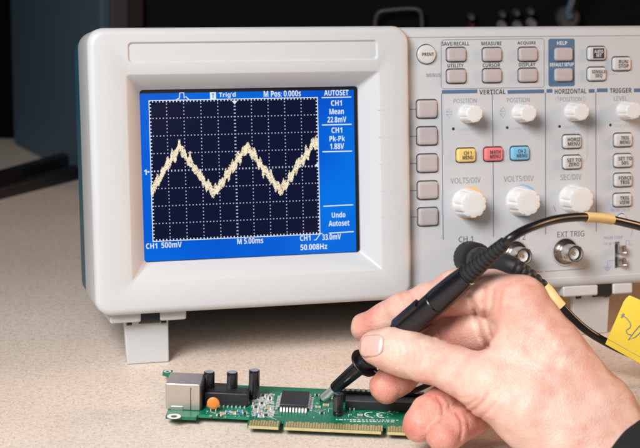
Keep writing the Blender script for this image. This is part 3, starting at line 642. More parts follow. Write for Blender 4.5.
# electrolytic capacitors
def elco(px, pyt, r, h, y):
    # top centre appears at (px, pyt)
    top = ZT + h; x = bp_(px, pyt, top)[0]; y = bp_(px, pyt, top)[1]
    c = part('capacitor', lathe((x, y, ZT), (0, 0, 1), [(0, r * .94), (.4, r), (1.2, r), (1.5, r * .93), (1.9, r), (h - .7, r), (h - .2, r * .95), (h, r * .84)], 28), M['elco'], pcb)
    part('can_top', lathe((x, y, top - .05), (0, 0, 1), [(0, r * .80), (.1, r * .80)], 24), M['alu'], c)
    V, Fc = [], []
    for i in range(7):
        a = math.radians(215 + 7 * i); V += [(x + (r + .03) * math.cos(a), y + (r + .03) * math.sin(a), ZT + 2.4), (x + (r + .03) * math.cos(a), y + (r + .03) * math.sin(a), ZT + h - 1.2)]
        if i: Fc.append((2 * i - 2, 2 * i, 2 * i + 1, 2 * i - 1))
    part('polarity_stripe', (V, Fc), M['grey_knob'], c)
elco(209.3, 371.6, 2.7, 14.5, 0); elco(232.3, 372.0, 2.7, 14.5, 0); elco(254.4, 370.0, 2.7, 14.5, 0)
elco(338.6, 393.6, 2.5, 10.8, 0)
# orange disc capacitor standing on edge
ox, oy = bp_(213.2, 411.5)
dsc = part('disc_capacitor', lathe((ox, oy + .9, ZT + 4.2), (0, -1, 0), [(0, 1.2), (.15, 2.4), (.6, 3.0), (1.2, 3.0), (1.65, 2.4), (1.8, 1.2)], 28), M['disc'], pcb)
for s in (-1.2, 1.2): part('wire_lead', lathe((ox + s, oy, ZT), (0, 0, 1), [(0, .3), (2.2, .3)], 8), M['solder'], dsc)
# main chip with leads on all sides
cx0, cy0 = bp_(279.5, 409.5, ZT + .3); cx1 = bp_(307.5, 409.5, ZT + .3)[0]; cy1 = bp_(281, 390.2, ZT + 3.0)[1]
chip = part('chip', box(cx0, cx1, cy0, cy1, ZT + .35, ZT + 3.0, .25), M['chip'], pcb)
n = 9
for side in range(4):
    Q = []
    for k in range(n):
        f = (k + .5) / n
        if side < 2:
            x = cx0 + (cx1 - cx0) * f; s = -1 if side == 0 else 1; yb = cy0 if side == 0 else cy1; w = .42
            P_ = [(yb, ZT + 1.7), (yb + s * 1.1, ZT + 1.6), (yb + s * 1.7, ZT + .3), (yb + s * 3.0, ZT + .2)]
            for a, b_ in zip(P_[:-1], P_[1:]):
                Q.append(([(x - w, a[0], a[1]), (x + w, a[0], a[1]), (x + w, b_[0], b_[1]), (x - w, b_[0], b_[1]), (x - w, a[0], a[1] - .18), (x + w, a[0], a[1] - .18), (x + w, b_[0], b_[1] - .18), (x - w, b_[0], b_[1] - .18)], [(0, 1, 2, 3), (4, 7, 6, 5), (0, 3, 7, 4), (1, 5, 6, 2)]))
        else:
            y = cy0 + (cy1 - cy0) * f; s = -1 if side == 2 else 1; xb = cx0 if side == 2 else cx1; w = .55
            P_ = [(xb, ZT + 1.7), (xb + s * .8, ZT + 1.6), (xb + s * 1.1, ZT + .3), (xb + s * 2.2, ZT + .2)]
            for a, b_ in zip(P_[:-1], P_[1:]):
                Q.append(([(a[0], y - w, a[1]), (a[0], y + w, a[1]), (b_[0], y + w, b_[1]), (b_[0], y - w, b_[1]), (a[0], y - w, a[1] - .18), (a[0], y + w, a[1] - .18), (b_[0], y + w, b_[1] - .18), (b_[0], y - w, b_[1] - .18)], [(0, 1, 2, 3), (4, 7, 6, 5), (0, 3, 7, 4), (1, 5, 6, 2)]))
    part('lead_row', join(*Q), M['solder'], chip, smooth=False)
part('pin_one_mark', disc_(cx0 + 1.6, cy0 + 1.8, ZT + 3.03, 0.1, .55, 14), M['grey_knob'], chip, smooth=False)
# right-hand socket with a row of bright pins, and a second black chip
sx0, sy0 = bp_(345, 409.5); sx1 = sx0 + 38
part('pin_socket', box(sx0, sx1, sy0, sy0 + 8.6, ZT + .1, ZT + 4.6, .3), M['chip'], pcb)
hd = part('pin_header', box(sx0 - 3, sx1, sy0 + 9.4, sy0 + 12.4, ZT + .1, ZT + 6.0, .25), M['black'], pcb)
for k in range(15): part('header_pin', box(sx0 - 2.4 + 2.54 * k, sx0 - 1.0 + 2.54 * k, sy0 + 9.2, sy0 + 10.6, ZT + 5.9, ZT + 6.9, .15), M['teflon'], hd)
# small parts: chip resistors and capacitors
smd = [(223, 414, 1.2, .7, 'smd_tan'), (228, 412.6, 1.0, .7, 'smd_blue'), (233.5, 413.4, 1.0, .6, 'smd_tan'), (240, 412, 1.2, .8, 'smd_blue'), (245, 414, .9, .6, 'chip'), (219, 416, .9, .6, 'chip'),
       (256, 408, 1.0, .6, 'chip'), (260, 412, 1.0, .6, 'smd_tan'), (262, 404, 1.0, .6, 'chip'), (266, 416, 1.1, .7, 'chip'), (255, 399, 1.0, .6, 'smd_tan'), (263, 396, 1.0, .6, 'chip'), (257, 415.5, .9, .6, 'smd_blue'),
       (270, 399, .8, .5, 'chip'), (318, 408, 1.0, .6, 'smd_tan'), (322, 414, 1.0, .6, 'chip'), (317, 396, .9, .6, 'chip'), (326, 406, 1.2, .8, 'smd_tan'), (330, 398, 1.0, .6, 'chip'), (352, 410, 1.0, .6, 'chip'), (360, 416, 1.0, .6, 'smd_tan'), (392, 411, 1.0, .6, 'chip'), (268, 409, 1.2, .7, 'smd_tan'), (251, 404, .9, .6, 'chip')]
for px, py, a, b_, mt in smd:
    x, y = bp_(px, py)
    sm = part('chip_component', box(x - a, x + a, y - b_, y + b_, ZT + .06, ZT + .9, .08), M[mt], pcb, smooth=False)
    for s in (-1, 1): part('end_cap', box(x + s * a * 1.02 - .28, x + s * a * 1.02 + .28, y - b_ - .04, y + b_ + .04, ZT + .05, ZT + .96, .06), M['solder'], sm, smooth=False)
# solder pads, vias, printed traces
Q = []
for k in range(170):
    px = random.choice((204 + random.random() * 60, 254 + random.random() * 60, 310 + random.random() * 95)); py = 392 + random.random() * 27
    x, y = bp_(px, py); a_ = random.choice((0, 0, math.pi / 4, -math.pi / 4, math.pi / 2)); pts = [np.array([x, y])]
    for _ in range(3):
        pts.append(pts[-1] + (1.5 + random.random() * 4) * np.array([math.cos(a_), math.sin(a_)])); a_ += random.choice((-1, 0, 1)) * math.pi / 4
    if any(not (11 < p[1] < 49 and XL + 1 < p[0] < 68) for p in pts): continue
    V, Fc = ribbon(pts, .28, 0); Q.append(([(a, c, ZT + .012 + .0001 * k) for a, _, c in V], Fc))
g_ = part('copper_traces', join(*Q), M['trace'], pcb, smooth=False); g_['kind'] = 'stuff'
Q = []
for k in range(260):
    px = 252 + random.random() * 22; py = 394 + random.random() * 23; x, y = bp_(px, py); w = .25 + random.random() * .5; h = .25 + random.random() * .9
    Q.append(box(x - w, x + w, y - h, y + h, ZT - .05, ZT + .05 + .002 * (k % 20)))
for k in range(70):
    px = random.choice((206 + random.random() * 44, 310 + random.random() * 90)); py = (411 + random.random() * 6) if px < 260 else 394 + random.random() * 24; x, y = bp_(px, py)
    w = .2 + random.random() * .4; Q.append(box(x - w, x + w, y - w, y + w, ZT - .05, ZT + .05 + .002 * (k % 20)))
g_ = part('solder_pads', join(*Q), M['solder'], pcb, smooth=False); g_['kind'] = 'stuff'
Q = []
for k in range(60):
    px = random.choice((254 + random.random() * 20, 310 + random.random() * 40, 345 + random.random() * 55)); py = 396 + random.random() * 22
    x, y = bp_(px, py); L = 1.5 + random.random() * 4; a = random.choice((0, 0, math.pi / 4, -math.pi / 4, math.pi / 2))
    p0 = np.array([x, y]); p1 = p0 + L * np.array([math.cos(a), math.sin(a)]); nn = np.array([-math.sin(a), math.cos(a)]) * .11
    zz = ZT + .055 + .001 * k
    Q.append(([(*(p0 + nn), zz), (*(p1 + nn), zz), (*(p1 - nn), zz), (*(p0 - nn), zz)], [(0, 1, 2, 3)]))
g_ = part('silkscreen_marks', join(*Q), M['silk'], pcb, smooth=False); g_['kind'] = 'stuff'
def board_text(txt, px, py, w, h, weight=0.0):
    x, y = bp_(px, py); v, f = glyphs(txt, w, h, weight)
    part('silkscreen_text', ([(x + a, y + c, ZT + .12) for a, _, c in v], f), M['silk'], pcb, smooth=False)
Q = []
for py0, xa, xb in ((419.6, 336, 398), (421.4, 350, 392), (408.6, 348, 372)):
    px = xa
    while px < xb:
        w = 1.0 + random.random() * 3.0; x, y = bp_(px, py0 + (px - xa) * .012); x2, _y = bp_(px + w, py0 + (px - xa) * .012)
        Q.append(box(x, x2, y - .28, y + .28, ZT - .05, ZT + .11)); px += w + .7 + random.random()
g_ = part('silkscreen_marks', join(*Q), M['silk'], pcb, smooth=False); g_['kind'] = 'stuff'
# CE mark from two arcs with a bar
ex, ey = bp_(377, 415.2)
for k, xo in enumerate((-3.2, 2.6)):
    pts = [(ex + xo + 2.6 * math.cos(math.radians(a)), ey + 3.0 * math.sin(math.radians(a))) for a in range(70, 291, 10)]
    V, Fc = ribbon(pts, .7, 0); part('silkscreen_text', ([(a, c, ZT + .12) for a, _, c in V], Fc), M['silk'], pcb, smooth=False)
V, Fc = ribbon([(ex + .2, ey), (ex + 2.6, ey)], .7, 0); part('silkscreen_text', ([(a, c, ZT + .125) for a, _, c in V], Fc), M['silk'], pcb, smooth=False)

# ------------------------------------------------------------------ probe
P0 = K(320.0, 401.0, 721.0); P1 = K(505.0, 243.0, 640.0)
PA = (P1 - P0); PL = np.linalg.norm(PA); PA = PA / PL
def pa(f): return P0 + PA * PL * f
probe = thing('oscilloscope_probe', 'black oscilloscope probe held in the hand, its cable marked with pale yellow bands', 'probe', P0, (0, 0, 0), P0)
part('tip', lathe(P0, PA, [(0, .3), (1.2, .9), (2.2, 1.5), (3.2, 1.6)], 20), M['black'], probe)
part('tip_sleeve', lathe(P0 + PA * 2.6, PA, [(0, 1.7), (.4, 2.05), (10.0, 2.15), (10.2, 2.0)], 28), M['steel'], probe)
part('nose_cone', lathe(P0 + PA * 12.2, PA, [(0, 2.4), (.4, 2.85), (2, 3.0), (22.6, 3.8), (23.4, 3.8)], 36), M['probe'], probe)
col_ = part('finger_guard', lathe(P0 + PA * 35.4, PA, [(-.3, 4.0), (0, 6.4), (.3, 7.3), (.9, 7.5), (1.3, 7.1), (1.4, 4.4)], 40), M['probe'], probe)
part('guard_notch', lathe(P0 + PA * 36.6, PA, [(0, 4.2), (3.4, 4.2), (3.6, 5.2), (4.0, 5.2)], 32), M['black'], probe)
SEAM = 0.655
part('barrel', lathe(P0 + PA * 40.2, PA, [(0, 5.0), (1.5, 5.5), (PL * SEAM - 41.8, 5.7), (PL * SEAM - 40.6, 5.75), (PL * SEAM - 40.2, 5.45)], 44), M['probe'], probe)
part('rear_barrel', lathe(pa(SEAM), PA, [(0.15, 5.3), (.6, 5.85), (2.5, 5.9), (14, 5.6), (PL * (.815 - SEAM), 4.9), (PL * (.815 - SEAM) + .2, 4.2)], 44), M['probe'], probe)
# sliding switch ridge on the barrel side
d_, u_, w_ = frame_axes(PA)
side = RC.T @ np.array([-.72, -.62, -.30]); side = side - PA * (side @ PA); side /= np.linalg.norm(side); oth = np.cross(PA, side)
def pbox(t0, t1, s0, s1, o0, o1):
    V = [P0 + PA * t + side * s + oth * o for t in (t0, t1) for s in (s0, s1) for o in (o0, o1)]
    return [tuple(v) for v in V], [(0, 1, 3, 2), (4, 6, 7, 5), (0, 4, 5, 1), (2, 3, 7, 6), (0, 2, 6, 4), (1, 5, 7, 3)]
sl = part('slide_switch', pbox(PL * .47, PL * .605, 4.4, 6.5, -2.6, 2.6), M['probe'], probe, smooth=False)
bv = sl.modifiers.new('b', 'BEVEL'); bv.width = .0005; bv.segments = 2
# ribbed strain relief
prof = []; t0 = PL * .81
L2 = PL * (1.0 - .81); nr = 11
for k in range(nr):
    f = k / nr; r = 4.6 - 1.7 * f
    prof += [(L2 * f, r), (L2 * (f + .62 / nr), r - .12), (L2 * (f + .68 / nr), r - .55), (L2 * (f + .94 / nr), r - .58)]
prof += [(L2, 2.9), (L2 + .6, 2.2)]
part('strain_relief', lathe(P0 + PA * t0, PA, prof, 36), M['rubber'], probe, angle=30)
cpts = [pa(.985), pa(1.03), K(528, 228.5, 642), K(556, 219.5, 655), K(588, 217.2, 668), K(622, 222.0, 682), K(664, 236, 700), K(730, 275, 735)]
cp = spline(cpts, 14)
part('cable', tube(cp, 2.0, 18), M['cable'], probe)
def band(path, pxa, pxb, r, name='marker_band'):
    sel = [p for p in path if pxa <= proj(p)[0] <= pxb]
    return part(name, tube(sel, r, 20), M['band'], probe)
def proj(p):
    q = RC @ (np.array(p) - CAM); return 320 + 1479.0856 * q[0] / q[2], 224 + 1479.0856 * q[1] / q[2]
cpf = spline(cpts, 80); band(cpf, 585.5, 612.0, 2.3)
# BNC plug on channel 1 with its own strain relief and cable
u, v = F(467.3, 257.0, 4.1)
def S(p): return TW + RS @ np.array(p, float)
bo = S((u, PY - 2.0, v)); bn = RS @ np.array([0, -1.0, 0])
plug = part('bnc_plug', lathe(bo, bn, [(0, 8.4), (.6, 9.1), (11.5, 9.1), (12.6, 8.5), (12.8, 7.0)], 72, flute=(24, .025, (1, 2))), M['rubber'], probe, angle=40)
part('plug_body', lathe(bo + bn * 13.0, bn, [(0, 7.2), (1.0, 7.4), (9.5, 7.2), (10.5, 6.6)], 40), M['cable'], plug)
e0 = bo + bn * 22.5; 
bp2 = [e0, K(508, 264.5, 762), K(526, 273, 758), K(545, 287, 758)]
sp2 = spline(bp2, 10); rad = []
for i in range(len(sp2)):
    f = i / (len(sp2) - 1); r = 7.0 - 4.2 * f ** .75; rad.append(r - (.55 if (f > .4 and (i % 3) == 0) else 0))
part('plug_strain_relief', tube(sp2, rad, 28), M['rubber'], plug, angle=25)
c2 = [K(541, 283.5, 758), K(549, 291, 757), K(561, 306, 755), K(583, 327.5, 757), K(606, 342.2, 761), K(636, 356, 764), K(690, 375, 768)]
cp2 = spline(c2, 14); part('cable', tube(cp2, 2.15, 18), M['cable'], probe)
cpf2 = spline(c2, 80); band(cpf2, 545.0, 561.8, 2.75)
# ground lead
gl = spline([P0 + PA * 38.5 + RC.T @ np.array([2, 4, 3.]), K(384, 378, 700), K(402, 391, 706), K(421, 388, 709), K(448, 372, 712), K(470, 350, 716), K(480, 330, 724)], 12)
part('ground_lead', tube(gl, 1.35, 12), M['cable'], probe)

# ------------------------------------------------------------------ yellow tag folded round the cable
T0 = K(602.8, 345.0, 757.5); T1 = K(646, 369.5, 761); T2 = K(657, 312, 770); T3 = K(624.3, 295.5, 768)
def tag_pt(a, b): return (1 - b) * ((1 - a) * T0 + a * T1) + b * ((1 - a) * T3 + a * T2)
nrm = np.cross(T1 - T0, T3 - T0); nrm /= np.linalg.norm(nrm)
if nrm @ (CAM - T0) < 0: nrm = -nrm
poly2 = [(0, 0), (1, 0), (1, 1), (.16, 1.0), (.10, 1.0), (.05, .985), (0.02, .95), (0, .9)]
N = 14; V = []; Fc = []
for s in (0.45, -.0):
    for i in range(N + 1):
        for j in range(N + 1):
            a, b_ = i / N, j / N; cut = max(0, (b_ - .9)) * .7; a2 = a if a > cut else cut
            V.append(tuple(tag_pt(a2, b_) + nrm * (s + 1.6 * math.sin(a * 2.4) * b_ + 2.6)))
G1 = (N + 1) ** 2
for i in range(N):
    for j in range(N):
        k = i * (N + 1) + j; Fc.append((k, k + N + 1, k + N + 2, k + 1)); Fc.append((G1 + k, G1 + k + 1, G1 + k + N + 2, G1 + k + N + 1))
edge = [(0, j) for j in range(N)] + [(i, N) for i in range(N)] + [(N, N - j) for j in range(N)] + [(N - i, 0) for i in range(N)]
for e_, f_ in zip(edge, edge[1:] + edge[:1]):
    a = e_[0] * (N + 1) + e_[1]; b_ = f_[0] * (N + 1) + f_[1]; Fc.append((a, b_, G1 + b_, G1 + a))
tg = part('paper_tag', (V, Fc), M['tag'], None)
tag(tg, 'yellow paper tag with a line drawing folded round the lower cable at right', 'tag')
BASE[tg.name] = np.zeros(3)
def tag_line(pts, w, name='drawn_line'):
    P = [tag_pt(a, b_) + nrm * (.55 + 1.6 * math.sin(a * 2.4) * b_ + 2.6) for a, b_ in pts]; V = []; Fc = []
    for i, p in enumerate(P):
        d = P[min(i + 1, len(P) - 1)] - P[max(i - 1, 0)]; d /= np.linalg.norm(d) + 1e-9; s_ = np.cross(nrm, d) * w / 2
        V += [tuple(p + s_), tuple(p - s_)]
        if i: k = 2 * i; Fc.append((k - 2, k - 1, k + 1, k))
    part(name, (V, Fc), M['ink_soft'], tg, smooth=False)
_e1, _e2 = T1 - T0, T3 - T0
def tag_px(px, py):
    r = ray(px, py); n_ = np.cross(_e1, _e2); t_ = ((T0 - CAM) @ n_) / (r @ n_); q = CAM + r * t_ - T0
    A = np.array([[_e1 @ _e1, _e1 @ _e2], [_e1 @ _e2, _e2 @ _e2]]); s_ = np.linalg.solve(A, [q @ _e1, q @ _e2]); return float(s_[0]), float(s_[1])
tag_line([(float(p[0]), float(p[1])) for p in spline([np.array(tag_px(*q)) for q in ((620.5, 317.5), (625, 321), (629, 327), (628, 330.5), (624.5, 332.5), (625.5, 336), (629.5, 337.5))], 8)], .55)
tag_line([tag_px(*q) for q in ((646, 325), (634, 334), (626, 342.3), (634, 340), (646, 332.5))], .6)
for a, b_ in (((618.5, 316), (622.5, 319)), ((620.8, 314.8), (620, 320.2)), ((618.2, 319), (622.8, 316))): tag_line([tag_px(*a), tag_px(*b_)], .45)
tag_line([(0.0, .10), (1.0, .10)], .25)

# ------------------------------------------------------------------ hand: one surface grown from rounded bones
def H(px, py, d): return np.array([(px - 320) / 1479.0856 * d, (py - 224) / 1479.0856 * d, d])
VOX = 0.9
def smin(a, b, k):
    h = np.clip(0.5 + 0.5 * (b - a) / k, 0, 1); return b * (1 - h) + a * h - k * h * (1 - h)
def cone(P, a, b, r1, r2):
    ba = b - a; pa_ = P - a; h = np.clip((pa_ @ ba.astype(np.float32)) / np.float32(ba @ ba), 0, 1)
    d = pa_ - h[..., None] * ba.astype(np.float32); return np.sqrt((d * d).sum(-1)) - (r1 + (r2 - r1) * h)
def chain(P, js, k=2.5):
    d = None
    for (a, ra), (b, rb) in zip(js[:-1], js[1:]):
        c = cone(P, a.astype(np.float32), b.astype(np.float32), ra, rb); d = c if d is None else smin(d, c, k)
    return d
J = {
 'thumb': [(H(377, 348, 685), 8.3), (H(391, 349.5, 682), 10.0), (H(404, 353, 679), 10.7), (H(430, 361, 670), 10.3), (H(458, 371, 660), 10.4), (H(494, 388, 648), 13.0)],
 'index': [(H(366, 328, 709), 7.4), (H(384, 320, 704), 8.0), (H(407, 311, 697), 8.9), (H(430, 302, 690), 8.7), (H(457, 292, 680), 10.3), (H(490, 294, 667), 10.2), (H(520, 303, 655), 12.0)],
 'middle': [(H(386, 387, 698), 7.9), (H(398, 376, 698), 8.7), (H(414, 360, 698), 8.9), (H(450, 334, 694), 10.2), (H(512, 322, 668), 12.0)],
 'ring': [(H(420, 424, 666), 8.0), (H(430, 414, 670), 8.3), (H(441, 406, 675), 8.2), (H(451, 400, 680), 8.9), (H(462, 392, 688), 8.4), (H(474, 385, 696), 9.6), (H(512, 362, 680), 11.5)],
 'little': [(H(443, 437, 656), 7.2), (H(452, 430, 660), 7.4), (H(462, 424, 665), 7.2), (H(471, 418, 671), 7.9), (H(480, 413, 679), 7.6), (H(490, 408, 688), 8.4), (H(516, 400, 686), 11)],
}
palm = [
 [(H(520, 305, 655), 12.6), (H(556, 352, 649), 12.6), (H(594, 404, 646), 15)],           # index metacarpal
 [(H(512, 322, 668), 12.0), (H(596, 420, 660), 16)],
 [(H(512, 362, 680), 11.5), (H(590, 440, 668), 16)],
 [(H(516, 400, 686), 11.0), (H(585, 455, 674), 15)],
 [(H(494, 388, 648), 13.0), (H(528, 408, 644), 16.5), (H(568, 438, 642), 19)],           # thumb metacarpal
 [(H(512, 356, 651), 11.5), (H(560, 400, 646), 16)],                                     # flesh of the web
]
arm = [(H(596, 440, 648), 21.5), (H(622, 470, 640), 22.0), (H(668, 524, 622), 24), (H(760, 632, 590), 30)]
folds = [  # skin creases: (outline points, depth mm, width mm, nearest and farthest depth)
 ([(469, 293), (474, 306), (477, 322), (481, 337), (487, 346)], 1.5, 1.15, 620, 678),
 ([(486, 287), (483.5, 303), (487, 322), (491, 336)], .8, 1.0, 600, 672),
 ([(494, 289), (492, 304), (489.5, 316)], .5, .9, 600, 672),
 ([(501, 292), (500, 303), (498, 312)], .25, .9, 600, 672),
 ([(477, 290), (478.5, 300), (481, 311)], -.35, 1.6, 600, 678),
 ([(455, 402), (467, 406), (477, 399)], .6, .8, 600, 668),
 ([(468, 412), (476, 408), (484, 400), (488, 394)], .7, .8, 600, 668),
 ([(478, 420), (487, 412), (495, 403)], .45, .8, 600, 668),
 ([(462, 398), (470, 397)], .3, .7, 600, 668),
 ([(397, 337), (400, 350), (398, 363)], .22, .6, 640, 685), ([(404, 336), (407, 350), (405, 366)], .26, .6, 640, 685), ([(411, 339), (414, 352), (412, 366)], .24, .6, 640, 685), ([(418, 343), (421, 355), (419, 368)], .18, .6, 640, 685),
 ([(391, 339), (393, 350), (391, 360)], .12, .6, 640, 685), ([(427, 347), (430, 358), (428, 370)], .16, .7, 640, 685),
 ([(408, 290), (412, 300), (414, 312)], .3, .7, 660, 700), ([(400, 293), (403, 303), (404, 314)], .22, .7, 660, 700), ([(416, 288), (420, 298)], .2, .7, 660, 700),
 ([(437, 330), (441, 340)], .35, .7, 660, 700), ([(431, 334), (434, 343)], .25, .7, 660, 700),
 ([(437, 398), (442, 405), (443, 414), (440, 422)], .7, .7, 650, 690), ([(444, 395), (449, 403), (450, 410)], .4, .6, 650, 690), ([(457, 414), (461, 421), (462, 430), (460, 440)], .75, .7, 640, 680), ([(464, 412), (468, 420), (469, 428)], .4, .6, 640, 680),
 ([(430, 396), (434, 400)], .3, .6, 650, 690), ([(396, 380), (400, 390), (398, 400)], .25, .7, 670, 705),
 ([(545, 330), (566, 352), (592, 378), (612, 408)], -.30, 2.4, 600, 650), ([(520, 350), (548, 372), (575, 396), (600, 430)], -.22, 2.6, 600, 650),
 ([(566, 352), (560, 376), (566, 404)], -.22, 2.0, 600, 650),
]
def nearest(P, pts):
    d = None
    for a, b in zip(pts[:-1], pts[1:]):
        c = cone(P, a.astype(np.float32), b.astype(np.float32), 0, 0); d = c if d is None else np.minimum(d, c)
    return d
# nail frame on the thumb
NC = H(371.0, 345.0, 676.5)
nx = H(362, 346.5, 684) - H(392, 349, 680); nx /= np.linalg.norm(nx)
nzv = np.array([-.10, -.30, -1.0]); nzv = nzv - nx * (nzv @ nx); nzv /= np.linalg.norm(nzv); ny = np.cross(nzv, nx)
WAVES = []
for _ in range(16):
    v_ = rng.normal(0, 1, 3); v_ /= np.linalg.norm(v_); wl = rng.uniform(5, 20); v_ = v_ * 2 * math.pi / wl; WAVES.append((*v_, rng.uniform(0, 6.28), 0.0055 * wl))
def sdf(P, detail=True):
    fd = {}
    for n_, js in J.items(): fd[n_] = chain(P, js, 3.0)
    pd = None
    for c_ in palm:
        d = chain(P, c_, 4.0); pd = d if pd is None else smin(pd, d, 8.0)
    pd = smin(pd, chain(P, arm, 6.0), 12.0)
    # thumb blends into the hand through a broad web; the fingers keep sharp creases between each other
    body = smin(pd, fd['thumb'], 6.0)
    body = smin(body, fd['index'], 3.5)
    body2 = smin(pd, fd['middle'], 4.0)
    d = np.minimum(body, body2)
    d = smin(np.minimum(d, 1e3), smin(pd, fd['ring'], 4.0), 0.3); d = smin(d, smin(pd, fd['little'], 4.0), 0.3)
    if detail:
        shp = d.shape; near = np.abs(d) < 3.0; full = d; P = P[near]; d = d[near]
        zc = P[..., 2]; sx = P[..., 0] / zc * 1479.0856 + 320; sy = P[..., 1] / zc * 1479.0856 + 224
        for pts, dep, w, z0_, z1_ in folds:
            q = None; arc = None
            for (ax, ay), (bx_, by_) in zip(pts[:-1], pts[1:]):
                ex_, ey_ = bx_ - ax, by_ - ay; h_ = np.clip(((sx - ax) * ex_ + (sy - ay) * ey_) / (ex_ * ex_ + ey_ * ey_), 0, 1)
                c_ = (sx - ax - h_ * ex_) ** 2 + (sy - ay - h_ * ey_) ** 2; q = c_ if q is None else np.minimum(q, c_)
            q = np.sqrt(q) * zc / 1479.0856
            d = d + np.where((zc > z0_) & (zc < z1_), dep * np.exp(-(q / w) ** 2), 0)
        for kx_, ky_, kz_, ph, am in WAVES: d = d + am * np.sin(kx_ * P[..., 0] + ky_ * P[..., 1] + kz_ * P[..., 2] + ph)
        # groove round the thumb nail, plate slightly flattened
        q = P - NC.astype(np.float32); a = q @ nx.astype(np.float32); b = q @ ny.astype(np.float32); c = q @ nzv.astype(np.float32)
        e = ((np.abs(a) / 6.5) ** 3 + (np.abs(b) / 5.3) ** 3) ** (1 / 3)
        d = d + np.where(c > -6, .22 * np.exp(-((e - 1.0) / .10) ** 2) * 1.0, 0)
        full[near] = d; d = full
    return d
allp = np.array([p for js in list(J.values()) + palm for p, r in js] + [p for p, r in arm[:3]])
lo = allp.min(0) - 27; hi = allp.max(0) + 27
lo = np.minimum(lo, arm[2][0] - 30); hi = np.array([arm[2][0][0] + 6, arm[2][0][1] + 6, hi[2]])
dims = np.ceil((hi - lo) / VOX).astype(int) + 1
gx = (lo[0] + VOX * np.arange(dims[0])).astype(np.float32); gyv = (lo[1] + VOX * np.arange(dims[1])).astype(np.float32); gz = (lo[2] + VOX * np.arange(dims[2])).astype(np.float32)
D = np.empty(tuple(dims), np.float32)
ST = 4                                                   # coarse pass first, fine samples only near the skin
cg = np.stack(np.meshgrid(gx[ST // 2::ST], gyv[ST // 2::ST], gz[ST // 2::ST], indexing='ij'), -1)
Dc = sdf(cg.reshape(-1, 3), False).reshape(cg.shape[:3])
for ax in range(3): Dc = np.repeat(Dc, ST, axis=ax)
pad = [(0, max(0, dims[k] - Dc.shape[k])) for k in range(3)]
D[:] = np.pad(Dc, pad, mode='edge')[:dims[0], :dims[1], :dims[2]]
ii = np.argwhere(np.abs(D) < 6.5)
for k0 in range(0, len(ii), 400000):
    q_ = ii[k0:k0 + 400000]; D[q_[:, 0], q_[:, 1], q_[:, 2]] = sdf((q_ * VOX + lo).astype(np.float32))
D[:, -1, :] = np.maximum(D[:, -1, :], .5); D[-1] = np.maximum(D[-1], .5); D[0] = np.maximum(D[0], .5); D[:, 0] = np.maximum(D[:, 0], .5); D[:, :, 0] = np.maximum(D[:, :, 0], .5); D[:, :, -1] = np.maximum(D[:, :, -1], .5)
def surface_nets(D):
    S_ = D < 0; nx_, ny_, nz_ = D.shape
    c = [S_[i:nx_ - 1 + i, j:ny_ - 1 + j, k:nz_ - 1 + k] for i in (0, 1) for j in (0, 1) for k in (0, 1)]
    cnt = sum(x.astype(np.int8) for x in c); act = (cnt > 0) & (cnt < 8)
    idx = np.argwhere(act); ID = -np.ones(act.shape, np.int64); ID[act] = np.arange(len(idx))
    acc = np.zeros((len(idx), 3)); num = np.zeros(len(idx))
    cor = [(i, j, k) for i in (0, 1) for j in (0, 1) for k in (0, 1)]
    val = {o: D[idx[:, 0] + o[0], idx[:, 1] + o[1], idx[:, 2] + o[2]] for o in cor}
    for a in cor:
        for ax in range(3):
            if a[ax] == 0:
                b = list(a); b[ax] = 1; b = tuple(b); va, vb = val[a], val[b]; cr = (va < 0) != (vb < 0)
                t_ = np.where(cr, va / np.where(cr, va - vb, 1), 0); p = np.array(a, float)[None, :].repeat(len(idx), 0); p[:, ax] += t_
                acc[cr] += p[cr]; num[cr] += 1
    V = idx + acc / num[:, None]
    quads = []
    for ax in range(3):
        s0 = [slice(None)] * 3; s1 = [slice(None)] * 3; s0[ax] = slice(0, -1); s1[ax] = slice(1, None)
        A = S_[tuple(s0)]; B = S_[tuple(s1)]
        for inside in (True, False):
            e = np.argwhere((A != B) & (A == inside)); o1, o2 = [k for k in range(3) if k != ax]
            e = e[(e[:, o1] > 0) & (e[:, o2] > 0) & (e[:, o1] < D.shape[o1] - 1) & (e[:, o2] < D.shape[o2] - 1)]
            def cell(d1, d2):
                q = e.copy(); q[:, o1] -= d1; q[:, o2] -= d2; return ID[q[:, 0], q[:, 1], q[:, 2]]
            Qd = np.stack([cell(1, 1), cell(0, 1), cell(0, 0), cell(1, 0)], 1)
            flip = inside != (ax == 1)
            quads.append(Qd if flip else Qd[:, ::-1])
    return V, np.concatenate(quads)
Vh, Qh = surface_nets(D)
Vh = Vh * VOX + lo
eps = 0.35
def grad(P):
    P = P.astype(np.float32); g = np.empty_like(P)
    for k in range(3):
        e = np.zeros(3, np.float32); e[k] = eps; g[:, k] = sdf(P + e) - sdf(P - e)
    return g / (np.linalg.norm(g, axis=1, keepdims=True) + 1e-9)
inner = (Vh > lo + 2).all(1) & (Vh < hi - 3).all(1)
for it in range(2):
    g = grad(Vh); d = sdf(Vh.astype(np.float32)); Vh = Vh - np.where(inner, d, 0)[:, None] * g * .9
VW = CAM + Vh @ RC                                      # back to the world
flush = np.zeros(len(Vh))
for p_, r_, w_ in ((J['thumb'][0][0], 13, .20), (J['index'][0][0], 16, .40), (J['middle'][0][0], 18, .45), (J['ring'][0][0], 17, .40), (J['little'][0][0], 16, .40), (J['index'][2][0], 14, .20), (J['index'][4][0], 16, .22), (J['middle'][3][0], 20, .35), (H(520, 296, 645), 22, .18), (J['thumb'][3][0] + [0, 0, -9], 10, .14), (J['ring'][2][0], 18, .40), (J['little'][2][0], 18, .40), (H(478, 318, 650), 12, .22), (H(560, 330, 640), 22, .12), (H(600, 372, 640), 22, .14)):
    flush = np.maximum(flush, w_ * np.exp(-(np.linalg.norm(Vh - p_, axis=1) / r_) ** 2))
flush = flush * 1.55 + .10
